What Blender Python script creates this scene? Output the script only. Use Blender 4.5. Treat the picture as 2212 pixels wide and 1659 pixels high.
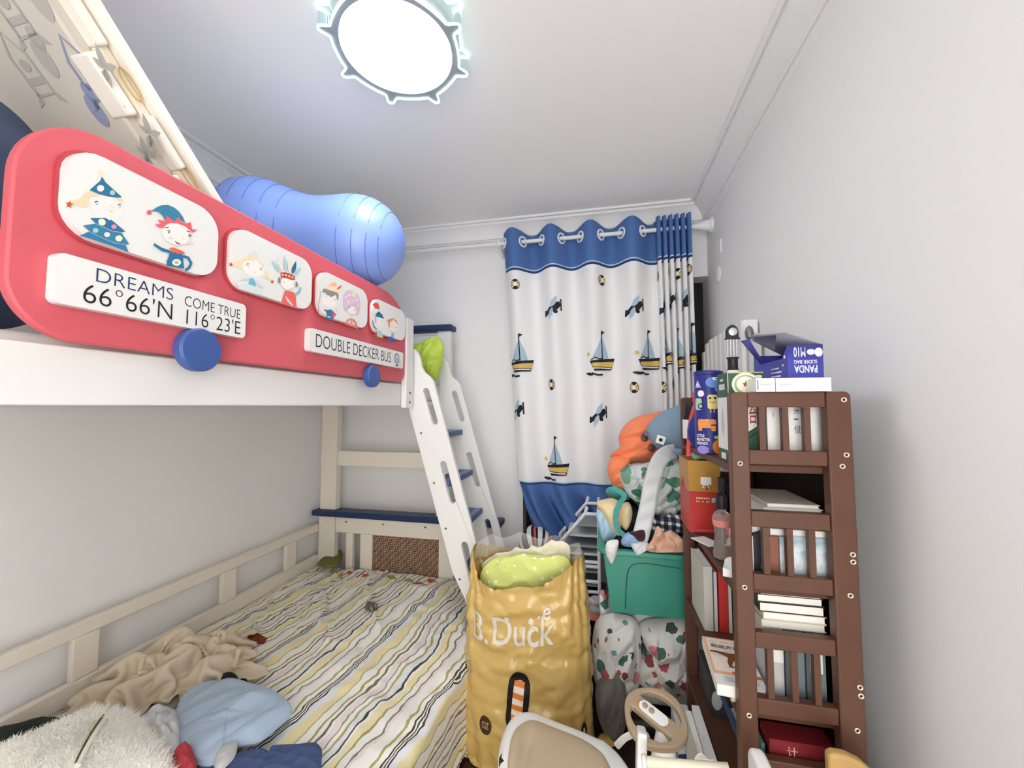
import bpy, bmesh, math, random
import numpy as np
from mathutils import Vector, Matrix, noise

for o in list(bpy.data.objects): bpy.data.objects.remove(o)
SC = bpy.context.scene; COL = SC.collection
V = Vector; R_ = math.radians; PI = math.pi
rnd = random.Random(7)

# ------------------------------------------------ camera, world, exposure
F_PX, CX, CY = 863.0, 1106.0, 829.5
YAW, PITCH, EYE = R_(12.35), R_(3.2), V((0, 0, 1.4))
RT = V((math.cos(YAW), math.sin(YAW), 0)); FH = V((-math.sin(YAW), math.cos(YAW), 0)); ZU = V((0, 0, 1))
FW = math.cos(PITCH) * FH + math.sin(PITCH) * ZU
UP = -math.sin(PITCH) * FH + math.cos(PITCH) * ZU
cd = bpy.data.cameras.new('camera'); cam = bpy.data.objects.new('camera', cd); COL.objects.link(cam)
cd.sensor_width = 36; cd.lens = F_PX / 2212 * 36; cd.clip_start = 0.02
cam.matrix_world = Matrix(((RT.x, UP.x, -FW.x, 0), (RT.y, UP.y, -FW.y, 0), (RT.z, UP.z, -FW.z, 1.4), (0, 0, 0, 1)))
SC.camera = cam
SC.view_settings.view_transform = 'Standard'; SC.view_settings.look = 'None'
SC.view_settings.exposure = 0.05; SC.view_settings.gamma = 1.0; SC.view_settings.use_curve_mapping = False
w = bpy.data.worlds.new('world'); SC.world = w; w.use_nodes = True
bg = w.node_tree.nodes['Background']; bg.inputs[0].default_value = (1.0, 0.965, 0.92, 1); bg.inputs[1].default_value = 5.6
SC.cycles.max_bounces = 10; SC.cycles.diffuse_bounces = 8
LAMP_STRENGTH = 23.0

def at(px, py, x=None, y=None, z=None):
    """a point of the place: where the sight line of a photo pixel meets the plane x=, y= or z="""
    d = (px - CX) / F_PX * RT - (py - CY) / F_PX * UP + FW
    t = (x - EYE.x) / d.x if x is not None else (y - EYE.y) / d.y if y is not None else (z - EYE.z) / d.z
    return EYE + t * d

# ------------------------------------------------ materials
def lin(h):
    h = h.lstrip('#'); c = [int(h[i:i + 2], 16) / 255 for i in (0, 2, 4)]
    return tuple(v / 12.92 if v <= .04045 else ((v + .055) / 1.055) ** 2.4 for v in c) + (1,)
MATS = {}
def M(name, hexc, rough=.55, spec=.4, bump=0, bscale=60, metal=0, trans=0, alpha=1, emit=0, sheen=0, coat=0, var=0, ior=1.45):
    if name in MATS: return MATS[name]
    m = bpy.data.materials.new(name); m.use_nodes = True; nt = m.node_tree; b = nt.nodes['Principled BSDF']
    I = b.inputs
    I['Base Color'].default_value = lin(hexc); I['Roughness'].default_value = rough; I['Specular IOR Level'].default_value = spec
    I['Metallic'].default_value = metal; I['Transmission Weight'].default_value = trans; I['Alpha'].default_value = alpha; I['IOR'].default_value = ior
    I['Coat Weight'].default_value = coat; I['Sheen Weight'].default_value = sheen
    if emit: I['Emission Color'].default_value = lin(hexc); I['Emission Strength'].default_value = emit
    if bump or var:
        tc = nt.nodes.new('ShaderNodeTexCoord'); nz = nt.nodes.new('ShaderNodeTexNoise')
        nz.inputs['Scale'].default_value = bscale; nz.inputs['Detail'].default_value = 4
        nt.links.new(tc.outputs['Object'], nz.inputs['Vector'])
        if bump:
            bp = nt.nodes.new('ShaderNodeBump'); bp.inputs['Strength'].default_value = bump; bp.inputs['Distance'].default_value = .004
            nt.links.new(nz.outputs['Fac'], bp.inputs['Height']); nt.links.new(bp.outputs[0], I['Normal'])
        if var:
            mx = nt.nodes.new('ShaderNodeMixRGB'); mx.blend_type = 'MULTIPLY'; mx.inputs[1].default_value = lin(hexc)
            rp = nt.nodes.new('ShaderNodeValToRGB'); v0 = 1 - var
            rp.color_ramp.elements[0].color = (v0, v0, v0, 1); rp.color_ramp.elements[0].position = .3; rp.color_ramp.elements[1].position = .7
            nt.links.new(nz.outputs['Fac'], rp.inputs[0]); nt.links.new(rp.outputs[0], mx.inputs[2]); mx.inputs[0].default_value = 1
            nt.links.new(mx.outputs[0], I['Base Color'])
    MATS[name] = m; return m

class NT:                                    # small node-writing helper for the patterned materials
    def __init__(s, m): s.m = m; s.t = m.node_tree; s.b = s.t.nodes['Principled BSDF']
    def n(s, kind, **kw):
        x = s.t.nodes.new('ShaderNode' + kind)
        for k, v in kw.items():
            if k in x.inputs.keys(): x.inputs[k].default_value = v
            else: setattr(x, k, v)
        return x
    def l(s, a, b): s.t.links.new(a, b)
    def ramp(s, stops, const=True):
        r = s.n('ValToRGB'); cr = r.color_ramp; cr.interpolation = 'CONSTANT' if const else 'LINEAR'
        cr.elements[0].position = stops[0][0]; cr.elements[0].color = lin(stops[0][1])
        cr.elements[1].position = stops[1][0]; cr.elements[1].color = lin(stops[1][1])
        for p, c in stops[2:]: e = cr.elements.new(p); e.color = lin(c)
        return r
    def math(s, op, a, b=None):
        x = s.n('Math', operation=op)
        for i, v in enumerate((a, b)):
            if v is None: continue
            if isinstance(v, (int, float)): x.inputs[i].default_value = v
            else: s.l(v, x.inputs[i])
        return x.outputs[0]
    def bump(s, h, strength=.3, dist=.002):
        b = s.n('Bump'); b.inputs['Strength'].default_value = strength; b.inputs['Distance'].default_value = dist
        s.l(h, b.inputs['Height']); s.l(b.outputs[0], s.b.inputs['Normal'])

def spots(name, base, layers, rough=.8, coord='Object', bump=0):
    """cloth printed with motifs: each layer = (scale xyz, rotation z, radius, randomness, colour stops, seed offset, wobble)"""
    m = M(name, base, rough=rough, spec=.2); t = NT(m)
    tc = t.n('TexCoord'); col = None
    prev = t.n('RGB'); prev.outputs[0].default_value = lin(base); prev = prev.outputs[0]
    for sc, rz, rad, ran, stops, off, wob in layers:
        mp = t.n('Mapping'); mp.inputs['Scale'].default_value = sc; mp.inputs['Rotation'].default_value = (0, 0, rz); mp.inputs['Location'].default_value = (off, off * 1.7, off * .6)
        t.l(tc.outputs[coord], mp.inputs['Vector']); src = mp.outputs[0]
        if wob:
            nz = t.n('TexNoise', Scale=2.3); t.l(src, nz.inputs['Vector'])
            ma = t.n('VectorMath', operation='MULTIPLY_ADD'); t.l(nz.outputs['Color'], ma.inputs[0]); ma.inputs[1].default_value = (wob,) * 3; t.l(src, ma.inputs[2]); src = ma.outputs[0]
        vo = t.n('TexVoronoi'); vo.inputs['Scale'].default_value = 1; vo.inputs['Randomness'].default_value = ran; t.l(src, vo.inputs['Vector'])
        lt = t.math('LESS_THAN', vo.outputs['Distance'], rad)
        sp = t.n('SeparateColor'); t.l(vo.outputs['Color'], sp.inputs[0])
        rp = t.ramp(stops); t.l(sp.outputs[0], rp.inputs[0])
        fac = t.math('MULTIPLY', lt, rp.outputs['Alpha'])
        mx = t.n('MixRGB'); t.l(fac, mx.inputs[0]); t.l(prev, mx.inputs[1]); t.l(rp.outputs[0], mx.inputs[2]); prev = mx.outputs[0]
    t.l(prev, t.b.inputs['Base Color'])
    return m

# ------------------------------------------------ geometry helpers
def rrect(cx, cy, w, h, r, n=6):
    out = []
    for sx, sy, a0 in ((1, 1, 0), (-1, 1, 90), (-1, -1, 180), (1, -1, 270)):
        for k in range(n + 1):
            a = R_(a0 + 90 * k / n); out.append((cx + sx * (w / 2 - r) + r * math.cos(a), cy + sy * (h / 2 - r) + r * math.sin(a)))
    return out
def ell(cx, cy, rx, ry, n=20, rot=0):
    c, s = math.cos(rot), math.sin(rot)
    return [(cx + rx * math.cos(t) * c - ry * math.sin(t) * s, cy + rx * math.cos(t) * s + ry * math.sin(t) * c) for t in [2 * PI * k / n for k in range(n)]]
def star(cx, cy, r, rot=0, k=.42, n=5):
    return [(cx + (r if i % 2 == 0 else r * k) * math.sin(rot + PI * i / n), cy - (r if i % 2 == 0 else r * k) * math.cos(rot + PI * i / n)) for i in range(2 * n)]
def leaf(b, t, w):
    b, t = V((*b, 0)), V((*t, 0)); d = t - b; q = V((-d.y, d.x, 0)).normalized() * w
    up = [b + d * f + q * math.sin(PI * f ** .8) for f in (0, .15, .3, .45, .6, .75, .9, 1)]
    dn = [b + d * f - q * math.sin(PI * f ** .8) for f in (.9, .75, .6, .45, .3, .15)]
    return [(p.x, p.y) for p in up + dn]
def stroke(pts, wd):
    pts = [V((*p, 0)) for p in pts]; L, Rr = [], []
    for i, p in enumerate(pts):
        d = (pts[min(i + 1, len(pts) - 1)] - pts[max(i - 1, 0)]).normalized(); q = V((-d.y, d.x, 0)) * wd / 2
        L.append(p + q); Rr.append(p - q)
    return [(p.x, p.y) for p in L + Rr[::-1]]
def smooth_loop(pts, n):
    """closed Catmull-Rom through pts, n samples evenly spaced by length"""
    P = [np.array(p, float) for p in pts]; k = len(P); dense = []
    for i in range(k):
        a, b, c, d = P[i - 1], P[i], P[(i + 1) % k], P[(i + 2) % k]
        for t in np.linspace(0, 1, 16, endpoint=False):
            dense.append(.5 * ((2 * b) + (c - a) * t + (2 * a - 5 * b + 4 * c - d) * t * t + (3 * b - a - 3 * c + d) * t ** 3))
    D = np.array(dense + [dense[0]]); s = np.concatenate([[0], np.cumsum(np.linalg.norm(np.diff(D, axis=0), axis=1))])
    q = np.linspace(0, s[-1], n, endpoint=False)
    return np.stack([np.interp(q, s, D[:, j]) for j in range(D.shape[1])], 1)
def smooth_path(pts, n):
    P = [np.array(p, float) for p in pts]; P = [2 * P[0] - P[1]] + P + [2 * P[-1] - P[-2]]; out = []
    for i in range(1, len(P) - 2):
        a, b, c, d = P[i - 1:i + 3]
        for t in np.linspace(0, 1, n, endpoint=False):
            out.append(.5 * ((2 * b) + (c - a) * t + (2 * a - 5 * b + 4 * c - d) * t * t + (3 * b - a - 3 * c + d) * t ** 3))
    return [V(p) for p in out] + [V(P[-2])]

_TX = {}
def text2d(s, off=0.0, space=1.0):
    """(verts, faces) of a flat text set from the built-in font, in its own plane"""
    if (s, off, space) in _TX: return _TX[(s, off, space)]
    c = bpy.data.curves.new('t', 'FONT'); c.body = s; c.size = 1; c.offset = off; c.space_character = space; c.resolution_u = 5
    o = bpy.data.objects.new('t', c); COL.objects.link(o); bpy.context.view_layer.update()
    e = o.evaluated_get(bpy.context.evaluated_depsgraph_get()); me = e.to_mesh()
    r = ([(v.co.x, v.co.y) for v in me.vertices], [list(p.vertices) for p in me.polygons])
    e.to_mesh_clear(); bpy.data.objects.remove(o); bpy.data.curves.remove(c); _TX[(s, off, space)] = r
    return r
def text_fit(s, x0, y0, x1, y1, off=0.0, space=1.0):
    vs, fs = text2d(s, off, space)
    ax = [v[0] for v in vs]; ay = [v[1] for v in vs]; a, b, c, d = min(ax), max(ax), min(ay), max(ay)
    return [(x0 + (v[0] - a) / (b - a) * (x1 - x0), y0 + (v[1] - c) / (d - c) * (y1 - y0)) for v in vs], fs

class MB:
    def __init__(s): s.v = []; s.f = []; s.m = []; s.uv = {}
    def add(s, vs, fs, mi=0, uv=None):
        b = len(s.v); s.v += [tuple(float(c) for c in p) for p in vs]
        for f in fs: s.f.append([b + i for i in f]); s.m.append(mi)
        if uv is not None:
            for i, t in enumerate(uv): s.uv[b + i] = t
        return s
    def box(s, a, b, mi=0):
        x0, y0, z0 = a; x1, y1, z1 = b
        return s.add([(x0, y0, z0), (x1, y0, z0), (x1, y1, z0), (x0, y1, z0), (x0, y0, z1), (x1, y0, z1), (x1, y1, z1), (x0, y1, z1)],
                     [(0, 3, 2, 1), (4, 5, 6, 7), (0, 1, 5, 4), (1, 2, 6, 5), (2, 3, 7, 6), (3, 0, 4, 7)], mi)
    def obox(s, c, size, rot=(0, 0, 0), mi=0):
        from mathutils import Euler
        m = Euler([R_(a) for a in rot]).to_matrix(); h = [q / 2 for q in size]; t = MB().box([-q for q in h], h)
        return s.add([V(c) + m @ V(p) for p in t.v], t.f, mi)
    def prism(s, pts, off, mi=0, ms=None):
        pts = [V(p) for p in pts]; n = len(pts); off = V(off)
        s.add(pts + [p + off for p in pts], [list(range(n))[::-1], list(range(n, 2 * n))], mi)
        b = len(s.v) - 2 * n
        for i in range(n): s.f.append([b + i, b + (i + 1) % n, b + n + (i + 1) % n, b + n + i]); s.m.append(mi if ms is None else ms)
        return s
    def holed(s, outer, holes, mp, off, mi=0):
        """plate with holes: 2-D loops mapped by mp, thickness off"""
        bm = bmesh.new(); loops = []
        for lp in [outer] + holes:
            vs = [bm.verts.new((p[0], p[1], 0)) for p in lp]; loops.append(vs)
            for i in range(len(vs)): bm.edges.new((vs[i], vs[(i + 1) % len(vs)]))
        bm.verts.index_update(); bmesh.ops.triangle_fill(bm, edges=bm.edges[:], use_beauty=True, use_dissolve=False)
        bm.verts.index_update(); n = len(bm.verts); off = V(off)
        pts = [V(mp(v.co.x, v.co.y)) for v in bm.verts]; fs = [[v.index for v in f.verts] for f in bm.faces]
        allf = fs + [[i + n for i in f[::-1]] for f in fs]
        for vs in loops:
            ix = [v.index for v in vs]
            for i in range(len(ix)): allf.append([ix[i], ix[(i + 1) % len(ix)], ix[(i + 1) % len(ix)] + n, ix[i] + n])
        bm.free(); return s.add(pts + [p + off for p in pts], allf, mi)
    def tube(s, path, r, n=10, mi=0, closed=False, flat=1.0, up=None):
        P = [V(p) for p in path]; k = len(P); rs = r if isinstance(r, (list, tuple)) else [r] * k
        vs = []; prev = None
        for i in range(k):
            d = (P[(i + 1) % k] - P[i - 1]) if closed else (P[min(i + 1, k - 1)] - P[max(i - 1, 0)])
            d.normalize()
            if prev is None: a = V(up) if up else (V((0, 0, 1)) if abs(d.z) < .9 else V((1, 0, 0)))
            else: a = prev
            q = (a - d * a.dot(d))
            if q.length < 1e-6: q = d.orthogonal()
            q.normalize(); prev = q; b = d.cross(q)
            for j in range(n): t = 2 * PI * j / n; vs.append(P[i] + q * math.cos(t) * rs[i] * flat + b * math.sin(t) * rs[i])
        fs = []
        for i in range(k if closed else k - 1):
            for j in range(n): fs.append((i * n + j, i * n + (j + 1) % n, ((i + 1) % k) * n + (j + 1) % n, ((i + 1) % k) * n + j))
        if not closed: fs += [list(range(n))[::-1], list(range((k - 1) * n, k * n))]
        return s.add(vs, fs, mi)
    def lathe(s, prof, o=(0, 0, 0), axis=(0, 0, 1), n=32, mi=0, sx=1, sy=1):
        ax = V(axis).normalized(); q = ax.orthogonal().normalized(); b = ax.cross(q); o = V(o); vs = []; fs = []; k = len(prof)
        for r, h in prof:
            for j in range(n): t = 2 * PI * j / n; vs.append(o + ax * h + q * r * math.cos(t) * sx + b * r * math.sin(t) * sy)
        for i in range(k - 1):
            for j in range(n): fs.append((i * n + j, i * n + (j + 1) % n, (i + 1) * n + (j + 1) % n, (i + 1) * n + j))
        if prof[0][0] > 1e-5: fs.append(list(range(n))[::-1])
        if prof[-1][0] > 1e-5: fs.append(list(range((k - 1) * n, k * n)))
        return s.add(vs, fs, mi)
    def grid(s, P, mi=0, closed=False, uv=None):
        nu, nv = P.shape[:2]; fs = []
        for i in range(nu if closed else nu - 1):
            for j in range(nv - 1): fs.append((i * nv + j, ((i + 1) % nu) * nv + j, ((i + 1) % nu) * nv + j + 1, i * nv + j + 1))
        return s.add(P.reshape(-1, 3), fs, mi, None if uv is None else uv.reshape(-1, 2).tolist())
    def flat(s, polys, mp, mi, fs=None, maxlen=None):
        """flat print: 2-D polygon (or text verts + faces) mapped by mp(x, y) onto a surface"""
        if fs is None: vs, fs = polys, [list(range(len(polys)))]
        else: vs = polys
        if maxlen:
            bm = bmesh.new(); bv = [bm.verts.new((p[0], p[1], 0)) for p in vs]
            for f in fs:
                try: bm.faces.new([bv[i] for i in f])
                except ValueError: pass
            for _ in range(7):
                bmesh.ops.triangulate(bm, faces=bm.faces[:])
                e = [e for e in bm.edges if e.calc_length() > maxlen]
                if not e: break
                bmesh.ops.subdivide_edges(bm, edges=e, cuts=1)
            bm.verts.index_update(); vs = [(v.co.x, v.co.y) for v in bm.verts]; fs = [[v.index for v in f.verts] for f in bm.faces]; bm.free()
        return s.add([mp(*p) for p in vs], fs, mi)
    def pillow(s, outline, nrm, tf, tb=.0, nang=120, rings=22, amp=0, fs=8, seed=0, dirv=None, stretch=.35, k=2.2, power=.6, mi=0, bow=None, crisp=False):
        O = smooth_loop([tuple(p) for p in outline], nang); c = O.mean(0); n = np.array(V(nrm).normalized())
        dv = np.array(V(dirv).normalized()) if dirv is not None else None
        def side(sign, T):
            rows = []
            for i in range(rings + 1):
                r = 1e-4 + (1 - 1e-4) * (i / rings); p = c + (O - c) * r; h = T * (1 - r ** k) ** power
                if amp:
                    q = p * fs
                    if dv is not None: q = q - np.outer(q @ dv, dv) * (1 - stretch)
                    f = np.array([(crease if crisp else fold)(x, seed) for x in q]); h = h + amp * f * (1 - r ** 6) * (1 if T > 0 else 0)
                p = p + np.outer(np.ones(nang) * h if np.isscalar(h) else h, n) * sign
                if bow is not None: p = np.array([bow(x) for x in p])
                rows.append(p)
            return np.array(rows)
        f = side(1, tf); s.grid(np.swapaxes(f, 0, 1), mi, closed=True)
        if tb > 0: b = side(-1, tb); s.grid(np.swapaxes(b, 0, 1)[:, ::-1], mi, closed=True)
        return s

def fold(p, seed=0):
    """crease-like noise: sharp ridges between soft hollows, about -1..1"""
    a = noise.noise(V((p[0] + seed * 7.3, p[1] - seed * 3.1, p[2] + seed)))
    b = noise.noise(V((p[0] * 2.1 - seed, p[1] * 2.1 + seed * 5.7, p[2] * 2.1)))
    return (1 - 3.2 * abs(a)) * .7 + (1 - 3.2 * abs(b)) * .3

def crease(p, seed=0):
    """crumpled-sheet noise: flat facets that meet in sharp valleys"""
    d = noise.voronoi(V((p[0] + seed * 3.7, p[1] - seed * 1.9, p[2] + seed * .7)))[0]
    return 1.5 * (d[1] - d[0]) - .55 + .35 * fold((p[0] * .8, p[1] * .8, p[2] * .8), seed)

def build(name, mb, mats, parent=None, bevel=0, seg=2, sub=0, sharp=35, solid=0, flatshade=False, recalc=True, weld=False):
    me = bpy.data.meshes.new(name); vs = mb.v; loc = (0, 0, 0)
    if parent is None:
        A = np.array(vs); loc = (float(A[:, 0].mean()), float(A[:, 1].mean()), float(A[:, 2].min())); vs = (A - np.array(loc)).tolist()
    me.from_pydata(vs, [], mb.f)
    for m in (mats if isinstance(mats, (list, tuple)) else [mats]): me.materials.append(m)
    me.polygons.foreach_set('material_index', mb.m)
    if mb.uv:
        ul = me.uv_layers.new(name='uv')
        for lp in me.loops: ul.data[lp.index].uv = mb.uv.get(lp.vertex_index, (0, 0))
    if recalc or weld:
        bm = bmesh.new(); bm.from_mesh(me)
        if weld: bmesh.ops.remove_doubles(bm, verts=bm.verts[:], dist=1e-4)
        if recalc: bmesh.ops.recalc_face_normals(bm, faces=bm.faces[:])
        bm.to_mesh(me); bm.free()
    if not flatshade:
        me.shade_smooth(); me.set_sharp_from_angle(angle=R_(sharp))
    o = bpy.data.objects.new(name, me); COL.objects.link(o); o.location = loc
    if parent is not None:
        o.parent = parent
        if parent.type == 'EMPTY': o.matrix_parent_inverse = Matrix.Translation(-V(parent.location))
    if solid: md = o.modifiers.new('solid', 'SOLIDIFY'); md.thickness = solid; md.offset = 0
    if bevel: md = o.modifiers.new('bevel', 'BEVEL'); md.width = bevel; md.segments = seg; md.limit_method = 'ANGLE'; md.angle_limit = R_(40); md.harden_normals = False
    if sub: md = o.modifiers.new('sub', 'SUBSURF'); md.levels = sub; md.render_levels = sub
    return o

def tag(o, label, cat, group=None):
    o['label'] = label; o['category'] = cat
    if group: o['group'] = group
    return o
def thing(name, label, cat, loc, group=None):
    o = bpy.data.objects.new(name, None); COL.objects.link(o); o.location = loc; o.empty_display_size = .05
    return tag(o, label, cat, group)
def struct(name, mb, mats, **k):
    o = build(name, mb, mats, **k); o['kind'] = 'structure'; return o

def cloth(P, ru, rv, steps=100, iters=6, g=.0012, collide=None, closed=False, pin=None, damp=.93, bend=.25, noise_amp=0, seed=1, fric=.5):
    """settle a sheet: stretched constraints on a grid that start too short, so that the cloth buckles into folds and lies down"""
    P = P.copy(); rg = np.random.RandomState(seed); P += rg.normal(0, 1, P.shape) * noise_amp; Q = P.copy()
    ru = np.asarray(ru, float); rv = np.asarray(rv, float); nu, nv = P.shape[:2]
    def con(A, B, L, kk):
        d = B - A; l = np.sqrt((d * d).sum(-1, keepdims=True)) + 1e-9; c = d * ((l - L) / l * (.5 * kk)); A += c; B -= c
    dg = math.hypot(float(ru.mean()), float(rv.mean()))
    pinP = P[pin].copy() if pin is not None else None
    for s in range(steps):
        vel = (P - Q) * damp; Q = P.copy(); P = P + vel; P[..., 2] -= g
        for _ in range(iters):
            for o in (0, 1):
                A = P[o:nu - 1:2]; B = P[o + 1:nu:2]; con(A[:len(B)], B, ru, 1)
                A = P[:, o:nv - 1:2]; B = P[:, o + 1:nv:2]; con(A[:, :B.shape[1]], B, rv, 1)
            for o in (0, 1):
                A = P[o:nu - 1:2, :-1]; B = P[o + 1:nu:2, 1:]; con(A[:len(B)], B, dg, .5)
                A = P[o:nu - 1:2, 1:]; B = P[o + 1:nu:2, :-1]; con(A[:len(B)], B, dg, .5)
            if closed: A = P[-1]; B = P[0]; con(A, B, ru, 1)
            if bend:
                for o in (0, 1, 2, 3):
                    A = P[o:nu - 2:4]; B = P[o + 2:nu:4]; con(A[:len(B)], B, ru * 2, bend)
                    A = P[:, o:nv - 2:4]; B = P[:, o + 2:nv:4]; con(A[:, :B.shape[1]], B, rv * 2, bend)
            if pin is not None: P[pin] = pinP
            if collide is not None: P, hit = collide(P); 
        if collide is not None and fric: Q[hit] += (P[hit] - Q[hit]) * fric
    return P
def normals(P, closed=False):
    if closed: du = np.roll(P, -1, 0) - np.roll(P, 1, 0)
    else: du = np.gradient(P, axis=0)
    n = np.cross(du, np.gradient(P, axis=1)); return n / (np.linalg.norm(n, axis=-1, keepdims=True) + 1e-9)
def sampler(P, off=.0015, closed=False, flip=1):
    """mp(i, j) of fractional grid indices -> a point just proud of the sheet"""
    N = normals(P, closed) * flip; nu, nv = P.shape[:2]
    def mp(i, j, off=off):
        i = i % nu if closed else min(max(i, 0), nu - 1.001); j = min(max(j, 0), nv - 1.001)
        a, b = int(i), int(j); fi, fj = i - a, j - b; a2 = (a + 1) % nu
        q = lambda X: X[a, b] * (1 - fi) * (1 - fj) + X[a2, b] * fi * (1 - fj) + X[a, b + 1] * (1 - fi) * fj + X[a2, b + 1] * fi * fj
        return tuple(q(P) + q(N) * off)
    return mp

# ------------------------------------------------ the setting
XL, XR, YB, ZC, Y0 = -1.93, 0.66, 2.62, 2.65, -0.9
m_wall = M('wall_paint', '#ededee', rough=.75, spec=.2, bump=.05, bscale=90)
m_ceil = M('ceiling_paint', '#f6f6f5', rough=.85, spec=.15, bump=.05, bscale=70)
m_trim = M('cornice_paint', '#eeeff0', rough=.6, spec=.3)
m_white = M('white_plastic', '#ececec', rough=.4)
m_dark = M('dark_frame', '#191b20', rough=.35)

fl = M('floor_wood', '#3a2822', rough=.4); t = NT(fl)
tc = t.n('TexCoord'); bt = t.n('TexBrick'); bt.inputs['Scale'].default_value = 1.0; bt.inputs['Brick Width'].default_value = .9; bt.inputs['Row Height'].default_value = .12; bt.inputs['Mortar Size'].default_value = .002
bt.inputs['Color1'].default_value = lin('#3a2822'); bt.inputs['Color2'].default_value = lin('#302019'); bt.inputs['Mortar'].default_value = lin('#1a110d')
t.l(tc.outputs['Object'], bt.inputs['Vector']); t.l(bt.outputs['Color'], t.b.inputs['Base Color'])
struct('floor', MB().box((XL - .1, Y0, -.05), (XR + .1, YB + .25, 0)), fl)
struct('ceiling', MB().box((XL - .1, Y0, ZC), (XR + .1, YB + .25, ZC + .05)), m_ceil)
struct('wall_left', MB().box((XL - .1, Y0, 0), (XL, YB, ZC)), m_wall)
struct('wall_right', MB().box((XR, Y0, 0), (XR + .1, YB + .25, ZC)), m_wall)
# unseen wall behind the camera; its opening is added to steer world light leftwards
wf_ = MB(); wf_.box((XL - .1, Y0 - .1, 0), (-.6, Y0, ZC)); wf_.box((-.6, Y0 - .1, 2.2), (XR + .1, Y0, ZC))
struct('wall_front', wf_, m_wall)
WX0, WZ0, WZ1 = -.5, .45, 2.2
wb = MB(); wb.box((XL - .1, YB, 0), (WX0, YB + .25, ZC)); wb.box((WX0, YB, WZ1), (XR, YB + .25, ZC)); wb.box((WX0, YB, 0), (XR, YB + .25, WZ0))
struct('wall_back', wb, m_wall)
wf = MB(); yf = YB + .13
for a, b in (((WX0, WZ0), (WX0 + .06, WZ1)), ((XR - .055, WZ0), (XR, WZ1)), ((WX0 + .06, WZ1 - .06), (XR - .055, WZ1)), ((WX0 + .06, WZ0), (XR - .055, WZ0 + .06)), ((.06, WZ0 + .06), (.11, WZ1 - .06))):
    wf.box((a[0], yf, a[1]), (b[0], yf + .06, b[1]))
win = struct('window_1', wf, m_dark)
build('pane', MB().box((WX0 + .04, yf + .025, WZ0 + .04), (XR - .04, yf + .035, WZ1 - .04)), M('night_glass', '#0c0e14', rough=.08, spec=.6), parent=win).matrix_parent_inverse = Matrix.Translation(-win.location)

CP = [(.108, 0), (.108, .014), (.092, .014), (.092, .008), (.086, .008), (.086, .028), (.07, .034), (.052, .05), (.038, .07), (.03, .092), (.03, .104), (.02, .104), (.02, .1), (.016, .1), (.016, .116), (.006, .116), (.006, .13), (0, .13)]
def cornice(name, p0, p1, inward):
    p0, p1, n = V(p0), V(p1), V(inward); d = (p1 - p0).normalized()
    P = np.array([[p + n * a + d * a * s - ZU * h for a, h in CP] for p, s in ((p0, 1), (p1, -1))])
    struct(name, MB().grid(P), m_trim, sharp=25)
cornice('trim_1', (XL, Y0 - .1, ZC), (XL, YB, ZC), (1, 0, 0))
cornice('trim_2', (XL, YB, ZC), (XR, YB, ZC), (0, -1, 0))
cornice('trim_3', (XR, YB, ZC), (XR, Y0 - .1, ZC), (-1, 0, 0))
# shallow picture moulding line below the cornice on the back wall
# wall plates on the right wall
tag(build('socket_cover', MB().box((XR - .006, 2.325, 2.235), (XR - .0005, 2.4, 2.315)), m_trim, bevel=.002), 'square white cover plate high on the wall beside the curtain', 'cover plate')
tag(build('hole_cover', MB().lathe([(.042, 0), (.042, .005), (.036, .008), (0, .009)], (XR - .0005, 2.395, 2.135), (-1, 0, 0)), m_trim), 'round white cap on the wall below the square cover plate', 'cover plate')

# ------------------------------------------------ ceiling lamp, the light of the room
LX, LY = -.645, 1.158
m_lamp = M('lamp_diffuser', '#f6faff', rough=.5, emit=LAMP_STRENGTH)
m_acr = M('edge_lit_acrylic', '#d8f8f5', rough=.1, emit=2.0)
m_acr2 = M('clear_acrylic', '#e8f6f8', rough=.08, trans=.9, ior=1.2)
lamp = thing('ceiling_lamp', "round bright ceiling light with a ship's wheel outline around it", 'ceiling lamp', (LX, LY, ZC))
build('base', MB().lathe([(.15, -.06), (.198, -.055), (.2, -.045), (.16, -.02), (.16, -.001)], (LX, LY, ZC), n=64), M('lamp_base', '#d9dadc', rough=.4), lamp)
build('diffuser', MB().lathe([(0, -.085), (.08, -.083), (.14, -.077), (.168, -.068), (.178, -.058), (.175, -.052)], (LX, LY, ZC), n=64), m_lamp, lamp)
def helm(r0, z, phase=.0):
    pts = []
    for i in range(320):
        th = 2 * PI * i / 320; d = ((th - R_(79.3) + phase + PI / 8) % (PI / 4)) - PI / 8
        r = r0 + .034 * math.exp(-(abs(d) / .072) ** 3.6) + .008 * math.cos(8 * (th - R_(79.3) + phase)) * .2
        pts.append((LX + r * math.cos(th), LY + r * math.sin(th), z))
    return pts
build('outline_ring', MB().tube(helm(.204, ZC - .072), .0038, 6, closed=True), m_acr, lamp)
build('outline_ring', MB().tube(helm(.208, ZC - .006), .0026, 6, closed=True), m_acr, lamp)
P = np.array([[(*p[:2], ZC - .07) for p in helm(.204, 0)], [(*p[:2], ZC - .006) for p in helm(.208, 0)]]).swapaxes(0, 1)
build('outline_band', MB().grid(P, closed=True), m_acr2, lamp)
hw = []
for i in range(320):
    th = 2 * PI * i / 320; hw.append((LX + .181 * math.cos(th), LY + .181 * math.sin(th), ZC - .0695))
P = np.array([helm(.2035, ZC - .0695), hw]).swapaxes(0, 1)
build('face_plate', MB().grid(P, closed=True), M('acrylic_face', '#949ca1', rough=.2), lamp)

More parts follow.
